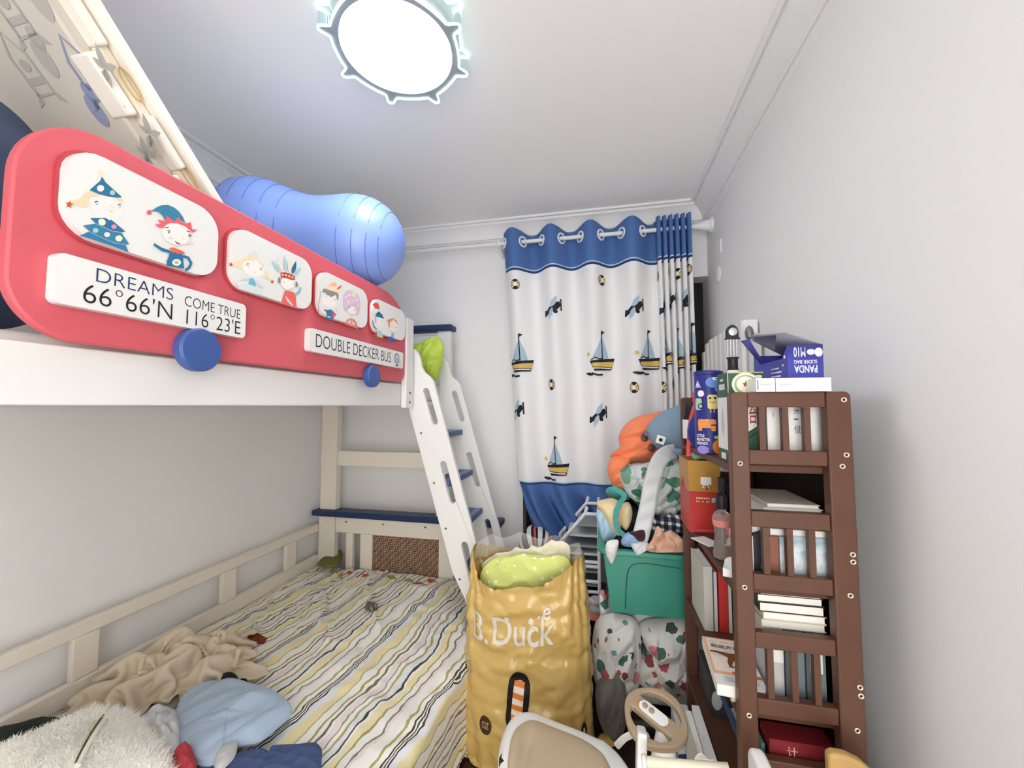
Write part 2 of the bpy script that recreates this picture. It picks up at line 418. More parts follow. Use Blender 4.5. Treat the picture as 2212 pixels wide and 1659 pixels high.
# ------------------------------------------------ bunk bed
m_cream = M('bed_cream', '#e9e2d6', rough=.45, bump=.03, bscale=30)
m_bwhite = M('bed_white', '#e6e6e4', rough=.4)
m_navy = M('bed_navy', '#22365f', rough=.45, bump=.15, bscale=160)
m_red = M('bus_red', '#d25f69', rough=.42, spec=.35)
m_redside = M('bus_red_edge', '#b8434e', rough=.42)
m_blue = M('wheel_blue', '#3f5a9b', rough=.4)
m_plate = M('plate_white', '#e3e3e1', rough=.35)
m_ink = M('ink', '#23232b', rough=.6); m_inkb = M('ink_blue', '#2a3560', rough=.6)
m_screw = M('screw_hole', '#5a5550', rough=.4)
bed = thing('bunk_bed', 'children bunk bed with a red double decker bus guard panel', 'bunk bed', (-1.2, 1.4, 0))
BB = dict(bevel=.004)
YE = 2.40                                                                     # front face of the end panel
# lower end panel by the window wall
build('post', MB().box((-1.86, YE, 0), (-1.74, YE + .05, .665)), m_cream, bed, **BB)
build('post', MB().box((-.72, YE, 0), (-.6, YE + .05, .665)), m_cream, bed, **BB)
e = MB().box((-1.735, YE + .005, .56), (-.725, YE + .045, .665))
e.box((-1.735, YE + .005, .2), (-.725, YE + .045, .3)); build('end_rail', e, m_cream, bed, **BB)
for x in (-1.632, ): build('slat', MB().box((x - .025, YE + .008, .3), (x + .025, YE + .04, .56)), m_cream, bed, **BB)
build('stile', MB().box((-1.55, YE + .006, .3), (-1.462, YE + .044, .56)), m_cream, bed, **BB)
build('stile', MB().box((-1.0, YE + .006, .3), (-.9, YE + .044, .56)), m_cream, bed, **BB)
mr = M('rattan', '#8a6a54', rough=.6); t = NT(mr)
tc = t.n('TexCoord'); mp = t.n('Mapping'); mp.inputs['Scale'].default_value = (1, 1, 1); t.l(tc.outputs['UV'], mp.inputs[0])
sx = t.n('SeparateXYZ'); t.l(mp.outputs[0], sx.inputs[0])
u, v = sx.outputs[0], sx.outputs[1]
cell = t.math('MODULO', t.math('ABSOLUTE', t.math('ADD', t.math('FLOOR', t.math('MULTIPLY', u, 46)), t.math('FLOOR', t.math('MULTIPLY', v, 46)))), 2)
wu = t.math('SINE', t.math('MULTIPLY', u, 46 * 2 * PI * 2)); wv = t.math('SINE', t.math('MULTIPLY', v, 46 * 2 * PI * 2))
mixw = t.n('Mix'); t.l(cell, mixw.inputs[0]); t.l(wu, mixw.inputs[2]); t.l(wv, mixw.inputs[3])
rp = t.ramp([(0, '#38241a'), (.42, '#765642'), (.66, '#b4957c')], const=False)
t.l(t.math('ADD', t.math('MULTIPLY', mixw.outputs[0], .5), .5), rp.inputs[0]); t.l(rp.outputs[0], t.b.inputs['Base Color']); t.bump(mixw.outputs[0], .4, .003)
rt = MB(); x0, x1, z0, z1, y = -1.46, -1.0, .3, .56, YE + .012
rt.add([(x0, y, z0), (x1, y, z0), (x1, y, z1), (x0, y, z1), (x0, y + .02, z0), (x1, y + .02, z0), (x1, y + .02, z1), (x0, y + .02, z1)],
       [(0, 1, 2, 3), (5, 4, 7, 6), (0, 4, 5, 1), (2, 6, 7, 3), (0, 3, 7, 4), (1, 5, 6, 2)], 0, [(x, z) for x, z in ((x0, z0), (x1, z0), (x1, z1), (x0, z1))] * 2)
build('woven_panel', rt, mr, bed)
for x in (-1.655, -1.385, -1.09): build('screw', MB().lathe([(.006, 0), (.006, .002), (0, .002)], (x, YE + .0045, .633), (0, -1, 0), 12), m_screw, bed)
build('shelf_cap', MB().box((-1.895, YE - .035, .668), (-.586, YE + .08, .706)), m_navy, bed, bevel=.012, seg=3)
# upper end panel: posts stand on the cap
build('post', MB().box((-1.855, YE, .707), (-1.735, YE + .05, 1.885)), m_cream, bed, **BB)
build('post', MB().box((-1.02, YE, .707), (-.93, YE + .05, 1.885)), m_bwhite, bed, **BB)
build('cross_rail', MB().box((-1.734, YE + .008, 1.0), (-1.021, YE + .042, 1.1)), m_cream, bed, **BB)
build('headboard', MB().box((-1.734, YE + .01, 1.44), (-1.021, YE + .04, 1.86)), m_bwhite, bed, **BB)
build('end_cap', MB().box((-1.88, YE - .03, 1.886), (-.915, YE + .075, 1.925)), m_navy, bed, bevel=.012, seg=3)
# near end, below and behind the picture's edge
for x in (-1.86, -.72): build('post', MB().box((x, .3, 0), (x + .12, .35, 1.4 if x < -1 else .665)), m_cream, bed, **BB)
build('post', MB().box((-1.04, .3, .0), (-.935, .36, 1.9)), m_bwhite, bed, **BB)
# wall-side rails of the lower bunk
xr0 = -1.885
g = MB().box((xr0, .36, .562), (xr0 + .028, YE - .001, .612)); g.box((xr0, .36, .33), (xr0 + .028, YE - .001, .408))
build('wall_rail', g, m_cream, bed, **BB)
for y in (.62, 1.155, 1.74, 2.16): build('rail_stile', MB().box((xr0 + .002, y - .04, .409), (xr0 + .026, y + .04, .561)), m_cream, bed, **BB)
build('front_rail', MB().box((-.68, .351, .1), (-.655, YE, .25)), m_cream, bed, **BB)
build('slat_base', MB().box((-1.85, .36, .2), (-.685, YE - .002, .225)), m_cream, bed)
# upper deck
build('deck', MB().box((-1.88, .32, 1.402), (-.961, YE - .002, 1.43)), m_cream, bed)
build('side_rail', MB().box((-.96, .2, 1.402), (-.93, 1.86, 1.508)), m_bwhite, bed, **BB)
build('side_rail', MB().box((-1.915, .32, 1.402), (-1.885, YE, 1.6)), m_bwhite, bed, **BB)
build('guard_post', MB().box((-.928, 1.752, 1.392), (-.9, 1.823, 1.828)), m_bwhite, bed, **BB)
for z in (1.42, 1.465): build('screw', MB().lathe([(.006, 0), (.006, .002), (0, .002)], (-.8995, 1.79, z), (1, 0, 0), 12), m_screw, bed)
build('rear_guard', MB().prism([(-.977 + b, 1.715, 1.79 + a) for b, a in rrect(0, 0, .088, .2, .025)], (0, .02, 0)), m_redside, bed, bevel=.003)

# the bus guard
XB = -.905
def bp(px, py, x=XB): p = at(px, py, x=x); return p.y, p.z
bus_pts = []
YL, YR, ZB, ZT = .43, 1.745, 1.513, 1.905
for (cy, cz, ry, rz, a0) in ((YL + .1, ZB + .1, .1, .1, 180), (YR - .06, ZB + .045, .06, .045, 270), (YR - .2, ZT - .14, .2, .14, 0), (YL + .12, ZT - .13, .12, .13, 90)):
    for k in range(13): a = R_(a0 + 90 * k / 12); bus_pts.append((cy + ry * math.cos(a), cz + rz * math.sin(a)))
bus = build('bus_panel', MB().prism([(XB - .022, y, z) for y, z in bus_pts], (.022, 0, 0)), m_red, bed, bevel=.004)
for c in ((.73, 1.528, .049), (1.442, 1.521, .045)):
    build('wheel', MB().lathe([(c[2] - .003, 0), (c[2], .004), (c[2], .022), (c[2] - .004, .027), (0, .028)], (XB + .0005, c[0], c[1]), (1, 0, 0), 40), m_blue, bus)
def hexm(h): return M('print_' + h, '#' + h, rough=.5, spec=.25)
def plate(name, y0, z0, y1, z1, r, art, th=.016, rim=True):
    """plate on the bus: art = list of (colour, px polygon) or (colour, verts, faces) in the plate's own plane"""
    mb = MB(); mats = [m_plate, m_redside]
    out = [(XB + .0005, y, z) for y, z in rrect((y0 + y1) / 2, (z0 + z1) / 2, y1 - y0, z1 - z0, r)]
    if rim: mb.prism([(p[0], (y0 + y1) / 2 + (p[1] - (y0 + y1) / 2) * 1.035, (z0 + z1) / 2 + (p[2] - (z0 + z1) / 2) * 1.06) for p in out], (.006, 0, 0), 1); out = [(p[0] + .0055, p[1], p[2]) for p in out]
    mb.prism(out, (th, 0, 0)); xf = out[0][0] + th
    for i, a in enumerate(art):
        h = a[0]
        mt = hexm(h)
        if mt not in mats: mats.append(mt)
        mb.flat(a[1], lambda y, z, i=i: (xf + .0004 + .00005 * i, y, z), mats.index(mt), fs=a[2] if len(a) > 2 else None)
    return build(name, mb, mats, bus, recalc=False)
XA = XB + .022
def art(crop, items):
    ox, oy, k = crop; out = []
    for h, pts in items: out.append((h, [bp(ox + x * k, oy + y * k, XA) for x, y in pts][::-1]))
    return out
W1 = art((90, 330, .1718), [
 ('f0dcc0', [(740, 200), (760, 235), (800, 250), (770, 280), (770, 310), (735, 290), (700, 300), (715, 265), (690, 230), (725, 235)]),
 ('ead2ae', [(600, 480), (720, 525), (740, 545), (640, 545), (590, 560), (580, 640), (575, 680), (520, 685), (450, 670), (400, 660), (380, 640), (375, 600), (450, 590), (500, 555), (520, 520)]),
 ('efe3df', ell(820, 700, 215, 150, rot=.35)), ('ead2ae', [(920, 570), (1000, 570), (1030, 635), (980, 610)]),
 ('2f7394', [(750, 305), (770, 320), (800, 370), (1010, 560), (960, 565), (850, 555), (720, 520), (598, 470), (735, 350)]),
 ('f3e3e6', ell(737, 447, 45, 42)), ('9cc4cd', ell(887, 503, 33, 32)), ('c4552b', star(345, 650, 55, .2)),
 ('b7cbd8', ell(690, 640, 18, 24)), ('3a3a40', [(655, 635), (670, 610), (705, 605), (710, 612), (680, 618)]), ('b7cbd8', ell(980, 675, 16, 22)), ('3a3a40', [(948, 668), (962, 645), (990, 640), (995, 650), (970, 655)]),
 ('cf9f98', [(838, 722), (860, 738), (892, 735), (888, 742), (858, 746)]), ('d8c0b8', stroke([(855, 660), (895, 695)], 6)),
 ('3579a3', [(590, 990), (760, 1075), (900, 1130), (1050, 1160), (1088, 1250), (900, 1180), (600, 1080), (470, 1045)]),
 ('3a7fa0', [(512, 915), (675, 890), (780, 940), (880, 985), (1000, 1010), (1097, 1150), (1040, 1158), (900, 1130), (760, 1075), (600, 990)]),
 ('2f6f9a', [(605, 822), (800, 820), (845, 850), (870, 843), (1045, 990), (1000, 1000), (880, 985), (780, 940), (675, 890)]),
 ('8fb7c4', stroke([(590, 990), (760, 1075), (900, 1130), (1050, 1160)], 8)), ('8fb7c4', stroke([(675, 890), (780, 940), (880, 985), (1010, 1003)], 8)),
 ('f2e6c8', ell(752, 872, 48, 42, rot=.5)), ('e58fa0', ell(903, 930, 34, 28)), ('9cc9d8', ell(670, 978, 36, 31)), ('eedcec', ell(815, 1030, 37, 31)), ('f2e6c8', ell(963, 1078, 45, 38)),
 ('3a7f9f', [(1370, 735), (1430, 690), (1500, 660), (1580, 655), (1660, 690), (1720, 740), (1770, 810), (1803, 885), (1715, 830), (1660, 858), (1575, 790), (1545, 858), (1520, 800), (1470, 750), (1420, 735)]),
 ('d9606a', ell(1345, 750, 32, 30)), ('f3e6e2', ell(1690, 1020, 180, 138, rot=.3)),
 ('e0646c', [(1410, 905), (1490, 895), (1450, 840), (1540, 860), (1570, 790), (1660, 860), (1710, 808), (1740, 860), (1800, 890), (1865, 873), (1885, 965), (1950, 967), (1895, 1005), (1800, 930), (1700, 890), (1600, 885), (1545, 905), (1525, 940), (1480, 945)]),
 ('6a6060', ell(1592, 1000, 11, 15)), ('6a6060', ell(1850, 1048, 11, 15)), ('3c3a3a', stroke([(1545, 942), (1590, 938)], 10)), ('3c3a3a', stroke([(1812, 980), (1858, 1000)], 10)), ('3c3a3a', stroke([(1562, 985), (1585, 972), (1615, 985)], 7)), ('3c3a3a', stroke([(1830, 1028), (1855, 1028), (1880, 1050)], 7)),
 ('8a4a44', [(1665, 1100), (1690, 1125), (1750, 1150), (1700, 1152), (1675, 1128)]), ('eccfd2', ell(1610, 1072, 35, 18)), ('eccfd2', ell(1860, 1132, 35, 18)), ('d0b0a8', stroke([(1755, 1065), (1780, 1085), (1765, 1100)], 6)),
 ('2f7394', [(1405, 1135), (1500, 1195), (1610, 1230), (1605, 1262), (1500, 1240), (1395, 1165)]),
 ('2f6f9a', [(1595, 1250), (1640, 1230), (1760, 1270), (1780, 1460), (1560, 1420), (1565, 1360), (1590, 1300)]),
 ('2f7394', stroke([(1762, 1300), (1830, 1320), (1868, 1390), (1845, 1445), (1795, 1480)], 34)),
 ('e3684f', [(1590, 1200), (1640, 1190), (1760, 1235), (1795, 1270), (1750, 1280), (1730, 1255), (1700, 1280), (1680, 1250), (1640, 1260), (1620, 1225)]),
 ('f0ecd0', ell(1685, 1380, 55, 42)), ('b8b0a8', ell(1685, 1380, 30, 22))])
plate('window_plate', .482, 1.697, .76, 1.856, .05, W1)
W2 = art((470, 490, .12055), [
 ('d3dee0', [(520, 520), (560, 470), (620, 460), (650, 425), (690, 470), (720, 500), (760, 555), (700, 530), (600, 525)]),
 ('f1ebe6', ell(640, 740, 205, 150, rot=.4)),
 ('ecd9b4', [(410, 600), (440, 570), (500, 535), (600, 525), (700, 540), (690, 580), (620, 615), (500, 610), (440, 640), (450, 735), (390, 740), (340, 710), (290, 715), (265, 690), (270, 640), (320, 620), (360, 610)]),
 ('ecd9b4', [(720, 570), (780, 620), (825, 700), (830, 750), (780, 690), (740, 640)]), ('ecd9b4', [(840, 760), (890, 790), (905, 850), (945, 910), (975, 960), (950, 965), (900, 940), (850, 920), (825, 900), (845, 840)]),
 ('cf4a33', star(235, 675, 48, .1)), ('cf4a33', star(978, 985, 40, .2)),
 ('2a2a2e', [(500, 690), (530, 655), (565, 655), (535, 668)]), ('c4c8cc', ell(548, 697, 15, 20)), ('2a2a2e', [(745, 770), (770, 735), (805, 735), (775, 750)]), ('c4c8cc', ell(785, 775, 13, 18)), ('c9b8b0', stroke([(650, 810), (690, 830)], 5)),
 ('d2dfe0', [(370, 1060), (450, 1020), (560, 1010), (680, 1060), (800, 1150), (850, 1250), (600, 1180), (380, 1110)]), ('cfdcde', [(390, 965), (450, 920), (580, 910), (560, 950), (470, 955)]), ('cfdcde', [(680, 950), (760, 1010), (820, 1080), (810, 1110), (740, 1050), (670, 1010)]),
 ('6fb5c4', [(580, 920), (640, 930), (670, 1000), (680, 1075), (540, 1020)]),
 ('a8cdd6', leaf((1115, 815), (965, 598), 34)), ('e8decb', leaf((1165, 800), (1065, 525), 34)), ('a8cdd6', leaf((1230, 805), (1185, 515), 34)), ('e8decb', leaf((1290, 820), (1280, 560), 34)), ('2f6f92', leaf((1335, 845), (1400, 610), 36)), ('a8cdd6', leaf((1370, 870), (1490, 725), 34)),
 ('f2ece6', ell(1250, 1010, 125, 110, rot=.3)), ('b0a494', [(1125, 890), (1240, 900), (1375, 950), (1330, 962), (1240, 930), (1130, 915)]),
 ('c04a35', [(1120, 820), (1200, 815), (1300, 840), (1378, 890), (1375, 955), (1330, 955), (1240, 920), (1125, 900)]),
 ('f2ece6', [(1135, 870), (1155, 835), (1180, 872)]), ('f2ece6', [(1195, 874), (1215, 842), (1240, 884)]), ('f2ece6', [(1255, 888), (1275, 855), (1298, 905)]), ('f2ece6', [(1312, 910), (1335, 880), (1355, 928)]),
 ('8b8680', [(1085, 905), (1115, 905), (1120, 1015), (1090, 1010), (1070, 960)]), ('8b8680', [(1390, 980), (1415, 985), (1440, 1075), (1395, 1075)]), ('8b8680', stroke([(1155, 980), (1175, 995), (1195, 990)], 6)), ('8b8680', stroke([(1325, 1020), (1345, 1028), (1362, 1022)], 6)),
 ('e7675f', [(1195, 1140), (1340, 1165), (1385, 1210), (1410, 1470), (1300, 1430), (1135, 1360), (1160, 1250)]), ('bdd5e2', [(1195, 1235), (1230, 1260), (1340, 1400), (1320, 1415), (1240, 1340)]), ('86bcc6', [(1470, 1070), (1495, 1100), (1470, 1180), (1395, 1235), (1375, 1205), (1430, 1150)])])
plate('window_plate', .797, 1.697, 1.078, 1.853, .045, W2)
K = .1567
W3 = art((660, 580, K), [
 ('77787c', stroke([(205, 315), (195, 420), (170, 500), (178, 650)], 6)), ('f2eae4', ell(330, 440, 105, 95, rot=.3)),
 ('f0be88', [(310, 245), (370, 190), (410, 188), (428, 215), (425, 252)]), ('efd9b8', [(255, 255), (310, 245), (425, 250), (500, 290), (470, 325), (430, 335), (270, 270)]), ('dd5a35', leaf((430, 290), (500, 232), 14)),
 ('8d8f86', [(245, 275), (430, 330), (455, 360), (450, 435), (430, 430), (420, 360), (340, 400), (330, 375), (280, 365), (285, 345), (222, 320)]), ('55555a', stroke([(268, 390), (292, 388)], 5)), ('55555a', stroke([(385, 425), (410, 432)], 5)),
 ('3777a0', [(250, 555), (290, 575), (350, 565), (420, 630), (365, 720), (275, 690), (290, 650), (285, 600), (255, 575)]), ('d4566a', [(370, 595), (420, 630), (378, 690), (362, 650)]), ('f0e2c8', [(300, 655), (345, 668), (340, 682), (298, 668)]), ('eadfc0', ell(425, 570, 16, 26)),
 ('d9bcd0', [(520, 370), (545, 320), (590, 300), (640, 310), (690, 335), (735, 380), (750, 440), (750, 540), (730, 620), (705, 660), (700, 590), (690, 540), (640, 510), (580, 525), (575, 590), (545, 580), (520, 530), (515, 450)]), ('e8dcb4', [(640, 320), (690, 335), (690, 400), (630, 380)]),
 ('f5ecf2', ell(550, 390, 10, 14)), ('f5ecf2', ell(598, 365, 12, 16)), ('f5ecf2', ell(590, 460, 10, 16)), ('f5ecf2', ell(655, 450, 8, 12)), ('f5ecf2', ell(705, 430, 10, 18)), ('f5ecf2', ell(725, 510, 9, 14)), ('f5ecf2', ell(545, 525, 9, 14)),
 ('f3e8e6', ell(638, 580, 62, 58)), ('2a2a2e', stroke([(588, 555), (595, 530), (610, 540)], 7)), ('2a2a2e', stroke([(672, 585), (682, 562), (694, 574)], 7)), ('d8a8a0', stroke([(615, 620), (650, 632)], 5)),
 ('e27468', [(555, 775), (562, 745), (690, 790), (700, 830)]), ('e27468', stroke([(545, 770), (575, 712), (620, 694), (665, 715), (695, 770), (708, 835)], 20)), ('e89888', stroke([(630, 700), (625, 790)], 24))])
plate('window_plate', 1.112, 1.699, 1.389, 1.847, .045, W3)
W4 = art((660, 580, K), [
 ('e0504a', [(920, 495), (960, 470), (1000, 480), (1018, 530), (1015, 570), (975, 550), (960, 555), (945, 520)]), ('e8d9d0', leaf((920, 710), (925, 565), 9)), ('f1e8e2', ell(1022, 730, 58, 70)), ('9fc9d6', [(950, 640), (975, 610), (975, 760), (955, 740)]),
 ('2a678f', [(970, 620), (1010, 590), (1060, 640), (1080, 695), (970, 660)]), ('4a7f9c', [(915, 715), (930, 720), (945, 790), (990, 840), (970, 840), (930, 800)]), ('9fd0dc', [(985, 850), (1040, 860), (1065, 960), (1000, 940), (975, 925)]), ('c9604a', [(945, 920), (980, 860), (985, 930)]), ('ecc48a', [(1005, 910), (1065, 920), (1065, 960), (1010, 945)]),
 ('f3e8e4', ell(1210, 795, 62, 68)), ('ea8a4a', [(1120, 710), (1200, 685), (1250, 715), (1270, 780), (1215, 700), (1160, 740), (1160, 820), (1145, 790), (1135, 740)]), ('7db8c8', [(1180, 890), (1220, 885), (1215, 955), (1180, 940)]), ('4658b0', [(1135, 950), (1165, 935), (1210, 960), (1225, 1020), (1140, 990)]),
 ('77777c', stroke([(1180, 798), (1200, 804)], 5)), ('77777c', stroke([(1235, 812), (1252, 814)], 5)), ('88888c', stroke([(988, 700), (1000, 703)], 5)), ('88888c', stroke([(1045, 715), (1060, 718)], 5))])
plate('window_plate', 1.428, 1.701, 1.7, 1.84, .045, W4)
a = []
v_, f_ = text_fit('DREAMS', .532, 1.625, .665, 1.65, -.012); a.append(('2a3560', v_, f_))
v_, f_ = text_fit('COME TRUE', .69, 1.62, .828, 1.643, -.012); a.append(('2a3050', v_, f_))
v_, f_ = text_fit('66°66\'N', .515, 1.583, .665, 1.619, -.01); a.append(('23232b', v_, f_))
v_, f_ = text_fit('116°23\'E', .695, 1.581, .83, 1.615, -.01); a.append(('23232b', v_, f_))
plate('name_plate', .477, 1.573, .845, 1.66, .012, a, .02, rim=False)
a = []
v_, f_ = text_fit('DOUBLE DECKER BUS', 1.105, 1.59, 1.575, 1.633, -.01); a.append(('23232b', v_, f_))
cy, cz = 1.628, 1.614
for k in range(20): th = 2 * PI * k / 20; a.append(('8a93a8', ell(cy + .021 * math.cos(th), cz + .021 * math.sin(th), .0032, .0032, 8)))
a.append(('8a93a8', stroke([(cy + .017 * math.cos(2 * PI * k / 24), cz + .017 * math.sin(2 * PI * k / 24)) for k in range(25)], .003)))
a += [('2d3e66', leaf((cy, cz - .012), (cy, cz + .008), .003)), ('2d3e66', [(cy - .012, 1.579), (cy + .012, 1.579), (cy + .004, 1.588), (cy - .004, 1.588)]), ('2d3e66', [(cy + .026, 1.579), (cy + .0285, 1.579), (cy + .0275, 1.605), (cy + .0265, 1.605)])]
plate('name_plate', 1.078, 1.573, 1.688, 1.647, .012, a, .02, rim=False)

# ladder leaning off the upper bunk
lad = thing('bunk_ladder', 'white slotted ladder with navy treads hooked on the upper bunk', 'ladder', (-.6, 2.07, 0))
LO = [(-.945, 1.70), (-.918, 1.692), (-.9, 1.675), (-.885, 1.645), (-.875, 1.6), (-.858, 1.57), (-.83, 1.55), (-.81, 1.525), (-.8, 1.49), (-.553, .65), (-.37, 0), (-.50, 0), (-.637, .485), (-.702, .606), (-.945, 1.40)]
def slot(p0, p1, wd):
    p0, p1 = V((*p0, 0)), V((*p1, 0)); d = (p1 - p0).normalized(); q = V((-d.y, d.x, 0)); out = []
    for c, s in ((p0, -1), (p1, 1)):
        for k in range(9): a = PI * k / 8; o = c + q * math.cos(a) * wd * (1 if s > 0 else -1) + d * math.sin(a) * wd * s; out.append((o.x, o.y))
    return out
SL = [slot((-.848, 1.475), (-.8, 1.325), .016), slot((-.752, 1.115), (-.703, .945), .016), slot((-.64, .735), (-.6, .58), .016)]
for y, nm in ((1.858, 'stringer'), (2.258, 'stringer')):
    s = build(nm, MB().holed(LO, SL, lambda x, z, y=y: (x, y, z), (0, .025, 0)), m_bwhite, lad, bevel=.003)
    if y < 2:
        for x, z in ((-.87, 1.267), (-.798, 1.025), (-.735, .809), (-.662, .576)): build('screw', MB().lathe([(.005, 0), (.005, .002), (0, .002)], (x, y - .0005, z), (0, -1, 0), 10), m_screw, s)
m_tread = M('tread_navy', '#4a618f', rough=.5)
for z in (1.262, 1.03, .812, .58):
    xc = -.95 + .28 * (1.395 - z) + .075
    td = build('tread', MB().box((xc - .055, 1.884, z - .028), (xc + .045, 2.257, z)), m_tread, lad, bevel=.003)
    gr = MB()
    for k in range(3): gr.box((xc + .01 + .01 * k, 1.9, z - .0005), (xc + .014 + .01 * k, 2.24, z + .0012))
    build('grip_strip', gr, M('grip_grey', '#aab0ba', rough=.7), td)

# ------------------------------------------------ on the upper bunk
m_mat = M('foam_mat', '#e9e4da', rough=.6, bump=.05, bscale=200)
m_matp = M('foam_mat_shaded_face', '#cdc7bd', rough=.6)  # greyer than the foam: shade on the underside put into the colour
m_print = M('mat_print', '#8d97b4', rough=.6); m_printg = M('mat_print_grey', '#b2b0ac', rough=.6); m_printy = M('mat_print_yellow', '#c8a95e', rough=.6)
tag(build('mattress', MB().box((-1.86, .36, 1.431), (-.965, 2.38, 1.53)), M('mattress_white', '#e4e2de', rough=.8), bevel=.02, seg=3), 'white mattress of the upper bunk behind the bus panel', 'mattress')
tag(build('folded_quilt', MB().box((-1.66, 1.33, 1.531), (-.99, 1.69, 1.905)), M('quilt_blue', '#c8d2e4', rough=.85, bump=.3, bscale=12), bevel=.05, seg=4), 'folded pale quilt under the blue peanut ball on the upper bunk', 'quilt')
mat = thing('play_mat', 'folded cream foam play mat leaning up towards the ceiling', 'play mat', (-1.4, 1.2, 1.531))
D45 = V((0, -.714, .70)); N45 = V((0, .70, .714))                      # along the mat, and out of its upper face
def slab(name, s0, s1, n0, n1, x0, x1, mt):
    O = V((0, 1.155, 1.514)); c = [(s0, n0), (s1, n0), (s1, n1), (s0, n1)]
    return build(name, MB().prism([V((x1, 0, 0)) + O + D45 * s + N45 * n for s, n in c], (x0 - x1, 0, 0)), mt, mat, bevel=.006, seg=3)
slab('top_layer', .03, 1.3, .056, .086, -1.88, -.965, m_mat)
slab('inner_layer', .03, 1.3, .03, .055, -1.88, -.985, M('foam_core', '#efe6d2', rough=.6))
fl_ = slab('folded_panel', .03, 1.3, 0, .029, -1.87, -1.0, m_matp)
k = 0
for s in np.arange(.04, 1.28, .115):
    x1 = -.972 if k % 2 else -.98
    slab('edge_fold', s, s + .11, (.0, .026)[k % 2] - (.004 if k % 2 == 0 else 0), (.022, .05)[k % 2], x1 - .05, x1, m_mat); k += 1
pr = MB()
def mpm(x, s): p = V((0, 1.155, 1.514)) + D45 * s - N45 * .0012; return (x, p.y, p.z)
def flush():
    global pr
    if pr.v: build('print', pr, [m_print, m_printg], fl_, recalc=False); pr = MB()
def rocket(cx, cs, L, wd, mi):
    pr.flat(stroke([(cx - wd, cs - L * .3), (cx - wd, cs + L * .2), (cx, cs + L * .5), (cx + wd, cs + L * .2), (cx + wd, cs - L * .3), (cx - wd, cs - L * .3)], .006), mpm, mi)
    pr.flat(ell(cx, cs + L * .08, wd * .5, L * .08), mpm, mi); pr.flat(stroke([(cx - wd, cs - L * .12), (cx + wd, cs - L * .12)], .012), mpm, mi)
    for sg in (-1, 1): pr.flat([(cx + sg * wd, cs - L * .25), (cx + sg * wd * 1.9, cs - L * .45), (cx + sg * wd, cs - L * .4)], mpm, mi)
def mxs(px, py):
    d = (px - CX) / F_PX * RT - (py - CY) / F_PX * UP + FW; O = V((0, 1.155, 1.514)); h = EYE + d * ((O - EYE).dot(N45) / d.dot(N45)); return h.x, (h - O).dot(D45)
for px, py, mi in ((190, 165, 0), (65, 155, 1), (20, 20, 1)):
    x_, s_ = mxs(px, py); rocket(x_, s_, .13, .022, mi); flush()
for px, py in ((210, 240), (98, 128), (85, 2)):
    x_, s_ = mxs(px, py); pr.flat(ell(x_, s_, .016, .03), mpm, 0 if py > 200 else 1); pr.flat(ell(x_ + .012, s_ + .03, .012, .02), mpm, 0 if py > 200 else 1); flush()
for px, py in ((325, 290), (228, 148), (318, 335)):
    x_, s_ = mxs(px, py)
    for a in range(5): pr.flat(leaf((x_, s_), (x_ + .03 * math.cos(a), s_ + .04 * math.sin(a * 1.3)), .007), mpm, 1)
    flush()
if 0: rocket(-1.08, .68, .15, .022, 0); rocket(-1.22, .72, .15, .022, 1); rocket(-1.12, .88, .14, .02, 1); rocket(-1.3, .92, .15, .022, 1); rocket(-1.1, 1.06, .14, .02, 1); rocket(-1.24, 1.1, .14, .022, 1); rocket(-1.4, 1.05, .15, .022, 0)
flush()
for s in (.42, .6, .78, .96):
    O = V((-.9775, 1.155, 1.514)); ye = MB().tube([O + D45 * (s + .03 * math.cos(t)) + N45 * (.042 + .011 * math.sin(t)) for t in np.linspace(0, 2 * PI, 16, endpoint=False)], .0016, 5, closed=True); build('edge_print', ye, m_printy, mat)

m_ball = M('ball_blue', '#86a4ee', rough=.4, spec=.8)
ball = thing('peanut_ball', 'blue peanut shaped exercise ball lying above the bus panel', 'exercise ball', (-1.22, 1.46, 1.92))
BC, BA, RB = V((-1.215, 1.464, 2.146)), V((.94, .215, -.165)).normalized(), .19
B1 = BA.orthogonal().normalized(); B2 = BA.cross(B1)
def br(s):
    a = abs(s); d = .222
    if a > d: return math.sqrt(max(RB * RB - (a - d) ** 2, 0))
    return RB - .034 * (.5 + .5 * math.cos(PI * a / d))
ss = np.concatenate([[-.4119], np.linspace(-.406, .406, 61), [.4119]])
build('shell', MB().lathe([(max(br(s), .0), s) for s in ss], BC, BA, 64), m_ball, ball)
for s in (-.35, -.3, -.24, -.18, -.12, -.06, .2, .26, .31, .35):
    for a0 in (20, 140, 260):
        rg = MB().tube([BC + BA * s + (br(s) + .0004) * (B1 * math.cos(R_(a0 + a)) + B2 * math.sin(R_(a0 + a))) for a in np.linspace(0, 106, 28)], .0014, 5); build('grip_rib', rg, M('ball_rib', '#5f79c8', rough=.35), ball)

m_lime = M('lime_cloth', '#b4cc4e', rough=.5)
q = [at(px, py, y=2.12) for px, py in ((885, 748), (905, 742), (925, 733), (945, 727), (958, 745), (957, 772), (950, 800), (942, 822), (915, 818), (885, 815))]
tag(build('lime_bag', MB().pillow(q, (0, -1, .15), .07, .06, amp=.032, fs=24, seed=3, dirv=(.5, 0, 1), stretch=.3, crisp=True, nang=160, rings=36), m_lime), 'crumpled lime green cloth bag at the end of the upper bunk', 'cloth bag')
q = [(-1.12, y, z) for y, z in ((.36, 1.75), (.38, 1.92), (.46, 1.985), (.54, 1.965), (.62, 1.86), (.64, 1.7), (.56, 1.56), (.42, 1.56))]
tag(build('dark_cushion', MB().pillow(q, (1, 0, .1), .07, .07, amp=.006, fs=7, seed=5), M('cushion_navy', '#41506b', rough=.7)), 'dark navy cushion behind the front of the bus panel', 'cushion')
